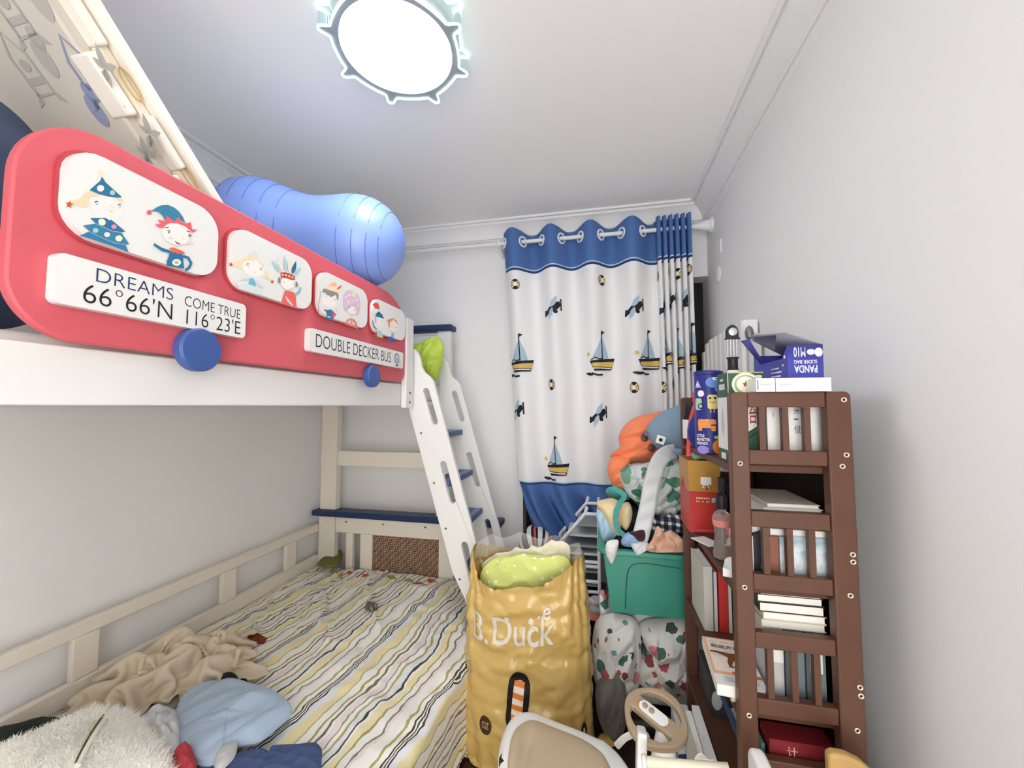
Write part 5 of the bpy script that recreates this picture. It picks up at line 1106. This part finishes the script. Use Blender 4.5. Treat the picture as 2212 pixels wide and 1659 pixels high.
# tin tube with monster pictures
CYX, CYY, CYR = .328, 1.33, .0405
mb = MB().lathe([(.039, 0), (CYR, .002), (CYR, .236), (.042, .238), (.042, .247), (.036, .25), (0, .25)], (CYX, CYY, 1.2585), n=48); tm = [M('tin_navy', '#2c3283', rough=.4)]
def cyl(a, z, k=0): th = R_(-106) + a / CYR; r = CYR + .0005 + .0001 * k; return (CYX + r * math.cos(th), CYY + r * math.sin(th), 1.2585 + z)
for k, (h, pts, *fs) in enumerate([
    ('e7d78f', rrect(.012, .155, .028, .042, .006)), ('2a2a30', ell(.005, .166, .0035, .0035)), ('2a2a30', ell(.019, .166, .0035, .0035)), ('5a5030', stroke([(.002, .155), (.012, .152), (.022, .155)], .0015)), ('e7d78f', stroke([(.006, .135), (.006, .122)], .0025)), ('e7d78f', stroke([(.015, .135), (.015, .122)], .0025)),
    ('a9cba6', rrect(-.03, .148, .024, .036, .006)), ('2a3a6a', ell(-.022, .142, .009, .009)), ('a9cba6', ell(-.022, .142, .005, .005)), ('6f96d8', ell(.014, .213, .02, .016)), ('6f96d8', leaf((.02, .2), (.03, .18), .006)), ('f0f0f0', ell(.02, .224, .008, .005)), ('2a2a30', ell(.022, .224, .002, .002)),
    ('b9a4dc', [(-.04, .198), (-.018, .198), (-.03, .222)]), ('f0f0f0', ell(-.03, .207, .004, .004)), ('e8e8ee', ell(-.02, .18, .01, .01)),
    ('ee9a52', rrect(-.006, .09, .05, .026, .006)), ('2c3283', [(.006, .088), (.03, .088), (.03, .083), (.006, .083)]), ('ee9a52', rrect(-.024, .076, .012, .016, .003)), ('ee9a52', rrect(.012, .076, .012, .016, .003)), ('f8f0e0', ell(-.004, .1, .002, .002)),
    ('ee8a34', ell(.026, .022, .018, .022)), ('9a8cd0', ell(-.018, .012, .018, .012)), ('2c3283', [(-.012, .012), (.006, .014), (.006, .01)]), ('a8c85c', ell(.02, .05, .008, .005)),
    tx('LITTLE', -.036, .05, -.012, .058, 'f0f0f4', .02), tx('MONSTER', -.036, .038, .002, .047, 'f0f0f4', .02), tx('FRIENDS', -.036, .027, -.004, .035, 'f0f0f4', .02)]):
    if hexm(h) not in tm: tm.append(hexm(h))
    mb.flat(pts, lambda a, z: cyl(a, z, k), tm.index(hexm(h)), fs=fs[0] if fs else [list(range(len(pts)))], maxlen=.008)
tag(build('tin_tube', mb, tm, recalc=False), 'tall navy tin tube printed with colourful cartoon monsters on the shelf', 'tin')
tag(build('blue_pouch', MB().lathe([(0, -.055), (.02, -.05), (.034, -.025), (.036, .005), (.028, .035), (.014, .055), (0, .06)], (.328, 1.47, 1.3145), n=24), tm[0]), 'small navy pouch behind the monster tin tube', 'pouch')
bt_ = thing('sauce_bottle', 'black and white bottle tied with a red ribbon at the back of the shelf', 'bottle', (.328, 1.575, 1.2585))
build('body', MB().lathe([(.028, 0), (.03, .004), (.03, .1), (.026, .112), (0, .112)], (.328, 1.575, 1.2585), n=28), m_blkp, bt_)
build('label', MB().lathe([(.0305, .025), (.0307, .026), (.0307, .092), (.0305, .093)], (.328, 1.575, 1.2585), n=28), m_card, bt_)
build('cap', MB().lathe([(.022, 0), (.024, .002), (.024, .036), (.02, .042), (0, .042)], (.328, 1.575, 1.371), n=28), m_blkp, bt_)
pp = smooth_path([(.336, 1.535, 1.43), (.323, 1.532, 1.4), (.309, 1.53, 1.35), (.302, 1.525, 1.3), (.298, 1.52, 1.262), (.294, 1.51, 1.225)], 6); P = np.array([[p + V((.0, 0, 0)), p + V((.016, -.003, 0))] for p in pp])
build('ribbon', MB().grid(P), M('ribbon_red', '#e0555c', rough=.5), bt_, solid=.0015)
build('ribbon_bow', MB().box((.325, 1.535, 1.412), (.35, 1.54, 1.45)), MATS['ribbon_red'], bt_, bevel=.003)
# --- second tier
gb_ = thing('gift_box', 'red and gold gift box with a white clasp on the second shelf', 'gift box', (.345, 1.56, .972))
m_gr = M('gift_red', '#c23a36', rough=.35); m_gg = M('gift_gold', '#b98a3c', rough=.35, metal=.25)
mb = MB().box((.296, 1.485, .972), (.394, 1.642, 1.11)); gm = [m_gr]
face(mb, gm, None, [*[('e6cf9a', rrect(.024 + .0062 * i, .116, .0042, .006, .001)) for i in range(7)], *[('e6cf9a', rrect(.024 + .0062 * i, .105, .0042, .005, .001)) for i in (0, 1, 3, 5, 6)], ('b9bcc4', rrect(.077, .111, .014, .015, .001)), ('e9e4da', rrect(.083, .04, .016, .021, .002)), ('8a3030', ell(.083, .043, .005, .004)), ('d9606a', [(.02, .006), (.1, .006), (.1, .012), (.02, .012)])], (.296, 1.485, .972), (1, 0, 0), (0, 0, 1))
build('base', mb, gm, gb_, recalc=False)
mb = MB().box((.2948, 1.4835, 1.1105), (.3952, 1.6435, 1.214)); gm = [m_gg]
face(mb, gm, None, [('c23a36', [(.02, 0), (.1, 0), (.06, .035)])], (.2948, 1.6435, 1.1105), (0, -1, 0), (0, 0, 1))
build('lid', mb, gm, gb_, recalc=False)
build('clasp', MB().prism([(.334 + a, 1.483, 1.135 + b) for a, b in rrect(.016, .012, .034, .026, .003)], (0, -.003, 0)), m_card, gb_, bevel=.001)
build('clasp_ring', MB().tube([(.349 + .009 * math.cos(R_(a)), 1.4815, 1.123 + .011 * math.sin(R_(a))) for a in range(0, 181, 15)], .002, 8), M('pearl', '#e9e2d8', rough=.25), gb_)
build('clasp_pin', MB().lathe([(.005, 0), (.005, .003), (0, .005)], (.349, 1.482, 1.123), (0, -1, 0), 14), M('brass', '#b48a4a', rough=.3, metal=.8), gb_)
tag(build('green_packet', MB().pillow([(.315, 1.5, 1.228), (.34, 1.49, 1.228), (.37, 1.5, 1.228), (.365, 1.56, 1.228), (.32, 1.56, 1.228)], (0, 0, 1), .014, .014, amp=.008, fs=20, nang=60, rings=12), M('pale_green', '#9cc4ac', rough=.5)), 'pale green packet on the lid of the red and gold gift box', 'packet')
cb = thing('clear_bottle', 'clear plastic bottle with a black cap behind the bookshelf post', 'bottle', (.336, 1.255, .972))
build('body', MB().lathe([(.018, 0), (.024, .002), (.026, .012), (.024, .03), (.02, .06), (.022, .09), (.026, .112), (.02, .126), (.011, .132), (.011, .138)], (.336, 1.255, .9715), n=32), M('clear_plastic', '#f0e4de', rough=.08, trans=.85, ior=1.3), cb)
build('cap', MB().lathe([(.014, 0), (.0145, .002), (.0145, .036), (.013, .039), (0, .039)], (.336, 1.255, 1.1105), n=24), m_blkp, cb)
build('sticker', MB().lathe([(.0262, .108), (.0265, .109), (.0255, .1), (.0235, .09)], (.336, 1.255, .9715), n=32), M('sticker_pink', '#d98a86', rough=.4), cb)
bk = thing('black_bottle', 'black bottle standing behind the clear plastic bottle on the second shelf', 'bottle', (.4, 1.33, .972))
build('body', MB().lathe([(.02, 0), (.022, .003), (.022, .13), (.013, .155), (.012, .165), (0, .165)], (.372, 1.375, .972), n=24), m_blkp, bk)
build('cap', MB().lathe([(.0125, 0), (.013, .002), (.013, .04), (0, .042)], (.372, 1.375, 1.1372), n=24), M('cap_dark', '#2b2c30', rough=.5), bk)
tag(build('white_card', MB().obox((.325, 1.39, .9735), (.05, .085, .003), (0, 0, 25)), m_card), 'thin white card lying at the edge of the second shelf', 'card')
tag(build('folded_paper', MB().obox((.352, 1.145, .982), (.085, .075, .02), (0, 0, -20)).pillow([(.318, 1.11, .993), (.385, 1.1, .993), (.39, 1.165, .993), (.325, 1.19, .993)], (0, 0, 1), .01, .0, amp=.006, fs=20, nang=60, rings=10), M('paper_white', '#e8ebe6', rough=.7)), 'folded white papers at the near edge of the second shelf', 'papers')
m_sky = M('sky_print', '#b9cbd6', rough=.5); t = NT(m_sky); tc = t.n('TexCoord'); nz = t.n('TexNoise', Scale=22.0); t.l(tc.outputs['Object'], nz.inputs['Vector'])
rp = t.ramp([(.3, '#8fb0c2'), (.45, '#c5d5dd'), (.55, '#dfe6ea'), (.7, '#9dbccb')], const=False); t.l(nz.outputs['Fac'], rp.inputs[0]); t.l(rp.outputs[0], t.b.inputs['Base Color'])
def book(name, a, b, cov, label, cat='book', group=None, spine='x', pages='#e9e6df', rot=0, c=.0016):
    """book lying or standing in the box a..b: cover boards + spine, page block inside (spine 'x': at low x, 'b': at high y)"""
    x0, y0, z0 = a; x1, y1, z1 = b; o = thing(name, label, cat, ((x0 + x1) / 2, (y0 + y1) / 2, z0), group); th = (z1 - z0, x1 - x0)
    g = MB()
    if z1 - z0 < x1 - x0:
        g.box((x0, y0, z0), (x1, y1, z0 + c)); g.box((x0, y0, z1 - c), (x1, y1, z1))
        g.box((x0, y0, z0 + c), (x0 + c, y1, z1 - c)) if spine == 'x' else g.box((x0, y1 - c, z0 + c), (x1, y1, z1 - c))
        pg = MB().box((x0 + (c if spine == 'x' else .002), y0 + .002, z0 + c), (x1 - .003, y1 - (.002 if spine == 'x' else c), z1 - c))
    else:
        g.box((x0, y0, z0), (x0 + c, y1, z1)); g.box((x1 - c, y0, z0), (x1, y1, z1)); g.box((x0 + c, y0, z0), (x1 - c, y0 + c, z1))
        pg = MB().box((x0 + c, y0 + c, z0 + .002), (x1 - c, y1 - .003, z1 - .003))
    build('cover', g, cov, o); build('pages', pg, M('pages' + pages, pages, rough=.8), o)
    return o
cbox('binder', (.349, 1.095, .9725), (.362, 1.19, 1.085), m_card, 'thin white binder behind the first slat gap of the second shelf', 'binder')
cbox('binder', (.364, 1.1, .9725), (.396, 1.19, 1.088), M('binder_black', '#26282e', rough=.4), 'black binder with a small grey label on the second shelf', 'binder', [('f', [('9aa0a6', rrect(.02, .04, .012, .012, .001)), ('d0d3d6', ell(.02, .1, .003, .005))])])
cbox('brown_box', (.398, 1.1, .9725), (.419, 1.3, 1.086), M('box_brown', '#8a5a4a', rough=.6), 'narrow brown carton behind the slats of the second shelf', 'carton')
cbox('sky_box', (.421, 1.1, .9725), (.44, 1.3, 1.086), m_sky, 'narrowest of the cartons printed with clouds behind the slats', 'carton')
cbox('sky_box', (.442, 1.1, .9725), (.484, 1.3, 1.088), m_sky, 'pale blue cloud print carton behind the middle slats', 'carton')
cbox('sky_box', (.486, 1.1, .9725), (.535, 1.3, 1.087), m_sky, 'cloud print carton by the wall side post of the shelf', 'carton')
z = 1.0885
for h, x0, x1, dy, nm, lb_ in ((.016, .4, .525, 0, 'grey_book', 'grey white book at the bottom of the stack over the cloud cartons'), (.022, .392, .518, .004, 'white_book', 'thick white book second from the bottom over the cloud cartons'), (.026, .388, .516, .002, 'white_book', 'thickest white book in the stack over the cloud cartons'), (.009, .398, .512, .006, 'booklet', 'thin white booklet topmost over the cloud cartons')):
    book(nm, (x0, 1.098 + dy, z), (x1, 1.29, z + h), M('cover_' + lb_[:9], {'grey_book': '#b9bcbf', 'booklet': '#cfc9c0'}.get(nm, '#dedddb'), rough=.5), lb_); z += h + .0006
tag(build('crumpled_tissue', MB().pillow([(.352, 1.105, 1.12), (.375, 1.098, 1.145), (.386, 1.1, 1.12), (.384, 1.11, 1.098), (.362, 1.11, 1.09)], (0, -1, .2), .008, .02, amp=.012, fs=30, nang=60, rings=12), M('tissue', '#e6e3de', rough=.9)), 'crumpled white tissue beside the white book stack', 'tissue')
# --- third tier
UB = [(.32, .346, .885, '#c9c6bd', 'white book standing nearest the open side of the third shelf'), (.35, .359, .87, '#c9cdd0', 'thin pale book between the white and red books'), (.364, .39, .88, '#cf3a36', 'red book standing on the third shelf'), (.392, .401, .878, '#e6e4df', 'slim white book standing behind the red book'), (.405, .43, .86, '#3a3432', 'dark book at the end of the standing row')]
for x0, x1, z1, c_, lb_ in UB: book('standing_book', (x0, 1.42, .685), (x1, 1.6, z1), M('cov' + c_, c_, rough=.45), lb_, group='standing books on the third shelf')
dn = thing('dinosaur_book', 'picture book with a brown dinosaur on its cover sticking out of the shelf', 'book', (.335, 1.19, .7)); m_dc = M('dino_cover', '#ecd9c6', rough=.4)
Rz = Matrix.Rotation(R_(-4), 3, 'Z'); oc_ = V((.332, 1.19, .7))
def dl(a, b, z): return oc_ + Rz @ V((a, b, z))
def dbox(g, a, b): t_ = MB().box(a, b); g.add([dl(*p) for p in t_.v], t_.f); return g
g = MB(); dbox(g, (-.055, -.105, .0035), (.055, .105, .005)); dbox(g, (-.055, -.105, .028), (.055, .105, .0295)); dbox(g, (-.055, -.105, .005), (-.0535, .105, .028)); dm = [m_card]
for k, (h, pts, *fs) in enumerate([('e6b48c', [(-.055, -.062), (.055, -.062), (.055, .105), (-.055, .105)]), ('efe0d4', [(-.048, -.05), (.055, -.05), (.055, .1), (-.048, .1)])] + [('e2cfc2', rrect(-.03 + .028 * (i % 3), .085 - .022 * (i // 3), .022, .009, .002)) for i in range(12)] + [
        ('7a4e2c', [(-.046, .03), (-.02, .035), (.0, .032), (.02, .036), (.055, .03), (.055, .01), (.03, .01), (.022, -.01), (.028, -.03), (.018, -.03), (.012, -.01), (.004, .0), (-.004, -.022), (.004, -.03), (-.012, -.03), (-.012, -.008), (-.006, .012), (-.02, .022), (-.046, .036)]),
        ('d8683f', [(-.01, -.048), (.055, -.055), (.055, -.062), (-.01, -.056)]), tx('恐龙大百科', -.04, .052, .05, .07, '57382a', .01)] + [('c4cacd', rrect(-.024 + .028 * i, -.08, .02, .017, .002)) for i in range(3)]):
    if hexm(h) not in dm: dm.append(hexm(h))
    g.flat(pts, lambda a, b: dl(a, b, .0297 + .0001 * k), dm.index(hexm(h)), fs=fs[0] if fs else None)
build('cover', g, dm, dn, recalc=False); build('pages', dbox(MB(), (-.053, -.103, .005), (.053, .103, .028)), M('pages#e9e6df', '#e9e6df', rough=.8), dn)
book('tan_book', (.303, 1.1, .685), (.39, 1.29, .7025), M('tan_cover', '#b3a48e', rough=.5), 'tan book underneath the dinosaur picture book')
m_gf = M('file_grey', '#6f7b80', rough=.5)
cbox('file_box', (.397, 1.11, .6855), (.424, 1.3, .866), M('file_white', '#b9bcbd', rough=.5), 'pale grey file box behind the third shelf slats', 'file box', [('f', [('e4e4e2', [(0, .1), (.027, .1), (.027, .17), (0, .17)])])])
cbox('file_box', (.428, 1.11, .6855), (.468, 1.3, .868), m_gf, 'slate grey file box in the middle behind the slats', 'file box', [('f', [('e0deda', [(.006, .135), (.034, .135), (.034, .16), (.006, .16)]), ('6a6e70', stroke([(.011, .14), (.02, .155), (.029, .14)], .003))])])
cbox('file_box', (.472, 1.11, .6855), (.512, 1.3, .867), m_gf, 'slate grey file box with a white character label by the post', 'file box', [('f', [('e4e3df', [(.008, .085), (.034, .085), (.034, .135), (.008, .135)]), tx('人', .013, .1, .03, .122, '555a5c')])])
z = .8695
for h, x0, x1, nm, c_, lb_ in ((.018, .375, .512, 'cream_book', '#cfcab8', 'cream book at the bottom of the lying stack'), (.017, .38, .513, 'cream_book', '#d9d4c2', 'cream book second from the bottom of the lying stack'), (.022, .372, .511, 'black_book', '#26282c', 'book in black covers in the middle of the lying stack'), (.018, .368, .508, 'dark_book', '#3a3d42', 'book in dark grey covers upper in the lying stack'), (.013, .376, .502, 'white_book', '#dcdbd8', 'white book topmost of the lying stack on the file boxes')):
    book(nm, (x0, 1.1, z), (x1, 1.29, z + h), M('cv' + c_, c_, rough=.5), lb_); z += h + .0006
# --- fourth and fifth tiers
def slabq(name, c, size, rot, mt, label, cat): return tag(build(name, MB().obox(c, size, rot), mt, bevel=.001), label, cat)
slabq('navy_folder', (.36, 1.22, .498), (.012, .2, .2), (0, -20, 0), M('folder_navy', '#26395f', rough=.4), 'navy folder leaning on the fourth shelf', 'folder')
slabq('white_file', (.376, 1.19, .485), (.012, .14, .17), (0, -20, 0), m_card, 'white file leaning behind the navy folder', 'file')
cbox('printed_box', (.34, 1.46, .3985), (.41, 1.61, .52), M('box_dark', '#3c3d40', rough=.5), 'dark printed box at the back of the fourth shelf', 'box', [('f', [('b9bcbf', ell(.02, .05, .016, .03)), ('8b8f92', ell(.03, .085, .012, .018))])])
cbox('cardboard_carton', (.408, 1.26, .3985), (.433, 1.4, .56), M('kraft', '#8a6448', rough=.7), 'brown cardboard carton inside the fourth shelf', 'carton')
cbox('orange_box', (.435, 1.3, .3985), (.47, 1.42, .555), M('box_orange', '#b8552c', rough=.5), 'orange box beside the brown cardboard carton', 'box')
cbox('dark_carton', (.375, 1.1, .3985), (.52, 1.25, .53), M('carton_dark', '#2b2626', rough=.6), 'dark carton on the fourth shelf under the red box', 'carton')
cbox('red_box', (.38, 1.089, .5305), (.515, 1.145, .622), M('box_red', '#7c262c', rough=.4), 'dark red box with a gold character low in the shelf', 'box', [('f', [tx('计', .036, .058, .058, .08, 'caa9a0', .005), ('caa9a0', [(.034, .038), (.06, .038), (.047, .05)])])])
cbox('teal_booklet', (.366, 1.1, .3985), (.3745, 1.25, .6), M('teal_card', '#5f8084', rough=.5), 'thin teal booklet beside the dark red box', 'booklet')
z = .111
for k, (h, dx, lb_) in enumerate(((.03, 0, 'lowest white magazine on the bottom shelf'), (.034, .006, 'middle white magazine in the pile on the bottom shelf'), (.03, .002, 'top white magazine with grey print on the bottom shelf'))):
    pr_ = [('t', [('4f5a5c', rrect(.03, .06, .022, .03, .002)), ('6fa3b8', rrect(.032, .03, .02, .014, .002)), ('cfd3d5', rrect(.03, .16, .004, .05, .001))])] if k == 2 else [('f', [('c9cacb', [(.005, .01), (.05, .01), (.05, .012), (.005, .012)])])]
    cbox('magazine', (.312 + dx, 1.1, z), (.384 + dx, 1.5, z + h), m_card, lb_, 'magazine', pr_, group='magazines on the bottom shelf'); z += h + .001

# ------------------------------------------------ ride-on toy and the things around it
m_sh = M('toy_white', '#ebebe9', rough=.3, coat=.2); m_tan = M('toy_beige', '#bba88c', rough=.5); m_tan2 = M('toy_beige_wheel', '#a8937a', rough=.45)
toy = thing('ride_on_toy', 'white and beige children ride on car with a steering wheel', 'ride on toy', (-.05, 1.1, 0))
def zrise(p): q = V(p); q.z += .028 * max(0, min(1, (-.1 - q.x) / .16)) ** 2 - .05 * max(0, (q.x - .0) / .1) ** 1.0; return q
q = [at(px, py, z=.42) for px, py in ((1076, 1690), (1082, 1625), (1102, 1580), (1142, 1556), (1185, 1562), (1245, 1582), (1300, 1606), (1345, 1625), (1372, 1665), (1345, 1740), (1200, 1790), (1090, 1770))]
build('body', MB().pillow(q, (0, 0, 1), .035, .16, nang=130, rings=24, k=3, power=.45, bow=zrise), m_sh, toy)
q = [at(px, py, z=.45) for px, py in ((1097, 1690), (1103, 1622), (1120, 1586), (1152, 1567), (1198, 1576), (1255, 1598), (1300, 1628), (1322, 1664), (1308, 1720), (1220, 1750), (1115, 1740))]
def dish(p): q = zrise(p); d = (q.x + .205) / .018; q.z -= .013 * math.exp(-d * d) * max(0, min(1, (1.2 - q.y) / .07)); return q
build('seat', MB().pillow(q, (0, 0, 1), .022, .03, nang=130, rings=30, k=3, power=.5, bow=dish), m_tan, toy)
build('print', MB().prism([at(px, py, y=1.0) + V((-.006, .0, 0)) for px, py in ((1083, 1640), (1089, 1628), (1088, 1640), (1093, 1646), (1087, 1650), (1083, 1660))], (0, .003, 0)), m_blkp, toy)
C0 = V((.147, 1.27, .498)); nw = V((-.02, -.3, .95)).normalized(); e1 = V((1, .1, 0)); e1 = (e1 - nw * e1.dot(nw)).normalized(); e2 = nw.cross(e1)
def wp(a, b, c=0): return C0 + e1 * a + e2 * b + nw * c
def supe(r1, r2, ex, n=48): return [(r1 * math.copysign(abs(math.cos(t_)) ** ex, math.cos(t_)), r2 * math.copysign(abs(math.sin(t_)) ** ex, math.sin(t_))) for t_ in [2 * PI * k / n for k in range(n)]]
def half(sg):
    out = []
    for k in range(25):
        t_ = PI * k / 24; a, b = .062 * math.cos(t_), .045 * math.sin(t_) * sg + .021 * sg
        if abs(a) > .05: b = max(abs(b), .022) * sg
        c_, s_ = math.cos(R_(-42)), math.sin(R_(-42)); out.append((a * c_ - b * s_, a * s_ + b * c_))
    return out
sw = build('steering_wheel', MB().holed(supe(.085, .084, .82), [half(1), half(-1)], lambda a, b: wp(a, b, -.012), nw * .024), m_tan2, toy, bevel=.008, seg=4, sharp=60)
rr_ = [(a * math.cos(R_(-42)) - b * math.sin(R_(-42)), a * math.sin(R_(-42)) + b * math.cos(R_(-42))) for a, b in rrect(-.006, 0, .088, .034, .017, 8)]
build('button_panel', MB().prism([wp(a, b, .0122) for a, b in rr_], nw * .005), m_sh, sw, bevel=.0015)
for t_ in (-.033, -.012):
    a, b = t_ * math.cos(R_(-42)), t_ * math.sin(R_(-42)); build('button', MB().lathe([(.0085, 0), (.0085, .0015), (.006, .0025), (0, .0025)], wp(a, b, .0173), nw, 20), m_tan2, sw)
build('column', MB().tube([C0 + e1 * .025 - e2 * .02 - nw * .012, V((.168, 1.255, .44)), V((.165, 1.262, .36)), V((.16, 1.27, .2))], [.026, .028, .04, .06], 28), m_sh, toy)
build('side_post', MB().obox((.097, 1.19, .40), (.026, .05, .21), (-14, 4, 0)), m_sh, toy, bevel=.006, seg=3)
build('fender', MB().tube(smooth_path([at(1332, 1612, y=1.33), at(1350, 1594, y=1.33), at(1372, 1586, y=1.32), at(1400, 1590, y=1.3)], 8), .007, 8, flat=1.6), m_sh, toy)
build('chassis', MB().box((-.2, 1.0, .1), (.2, 1.3, .22)), m_sh, toy, bevel=.04, seg=4)
for x, y in ((-.2, 1.0), (-.16, 1.26), (.18, 1.0), (.2, 1.26)): build('tyre', MB().lathe([(.03, -.018), (.07, -.018), (.075, -.008), (.075, .008), (.07, .018), (.03, .018)], (x, y, .0755), (1, 0, 0), 28), m_blkp, toy)
bat = thing('toy_bat', 'cream plastic toy bat lying across the front of the ride on car', 'toy bat', (.2, 1.12, .42))
pa, pb_ = at(1398, 1646, y=1.13), at(1575, 1664, y=1.12)
build('barrel', MB().tube([pa, pa.lerp(pb_, .5), pb_], [.0125, .013, .015], 18), M('toy_cream', '#e3dcc6', rough=.4), bat)
build('knob', MB().lathe([(.012, 0), (.017, .003), (.017, .01), (.012, .014), (0, .014)], pa, (pa - pb_).normalized(), 20), m_sh, bat)
q = [at(px, py, y=1.19) for px, py in ((1500, 1640), (1512, 1625), (1530, 1640), (1555, 1650), (1556, 1656), (1520, 1656))]
tag(build('plastic_scrap', MB().pillow(q, (0, -.6, 1), .012, .012, amp=.01, fs=30, nang=50, rings=10), M('scrap_white', '#e6e4dc', rough=.4)), 'crumpled white plastic scrap behind the cream toy bat', 'plastic scrap')
cbox('snack_packet', (.245, 1.5, 0), (.302, 1.64, .3), M('packet_white', '#d5d8de', rough=.35), 'white and blue packet standing between the toy and the shelf', 'packet', [('f', [('2b3d92', [(0, .262), (.057, .262), (.057, .3), (0, .3)]), ('33416f', [(.0, .17), (.03, .2), (.04, .24), (0, .23)]), ('5d626a', ell(.03, .1, .018, .022))])])
tag(build('yellow_scrap', MB().pillow([at(px, py, z=.02) for px, py in ((1286, 1606), (1300, 1590), (1336, 1594), (1326, 1612), (1300, 1618))], (0, 0, 1), .02, .015, amp=.012, fs=16, nang=60, rings=12), M('scrap_yellow', '#d9bb5e', rough=.35)), 'crumpled yellow plastic scrap on the floor by the yellow bag', 'plastic scrap')
st = thing('white_stool', 'folded white plastic stool standing in front of the bookshelf', 'stool', (.32, .95, 0))
build('panel', MB().prism([(.305, a, b) for a, b in rrect(.955, .336, .1, .672, .03)], (.028, 0, 0)), m_sh, st, bevel=.008, seg=3)
build('foot', MB().box((.298, .89, 0), (.342, 1.02, .03)), m_sh, st, bevel=.006)
ch = thing('wooden_chair', 'tan wooden chair with its back against the bookshelf corner', 'chair', (.54, .8, 0)); m_tw = M('tan_wood', '#b8965f', rough=.45, var=.1, bscale=20)
build('backrest', MB().prism([(a, .96, b) for a, b in ((.442, .46), (.442, .697), (.452, .703), (.475, .703), (.5, .694), (.525, .674), (.545, .64), (.552, .46))], (0, .022, 0)), m_tw, ch, bevel=.006, seg=3)
build('seat', MB().box((.44, .62, .39), (.64, .98, .415)), m_tw, ch, bevel=.006, seg=3)
for x in (.445, .527):
    build('leg', MB().box((x, .9585, 0), (x + .025, .9835, .46)), m_tw, ch, bevel=.003); build('leg', MB().box((x, .63, 0), (x + .025, .655, .39)), m_tw, ch, bevel=.003)

for x0, x1, zt, lb_ in ((.262, .278, .41, 'white printed board nearest the toy leaning beside the open bookshelf'), (.281, .303, .43, 'thicker white board against the open side of the bookshelf')):
    cbox('white_board', (x0, 1.16, 0), (x1, 1.45, zt), m_card, lb_, 'board', [('t', [('cfd1d2', [(.002, .14), (.004, .14), (.004, .17), (.002, .17)]), ('4f5a5c', [(.003, .02), (x1 - x0 - .003, .02), (x1 - x0 - .003, .05), (.003, .05)]), ('6fa3b8', [(.005, .0), (x1 - x0 - .004, .0), (x1 - x0 - .004, .012), (.005, .012)])])])
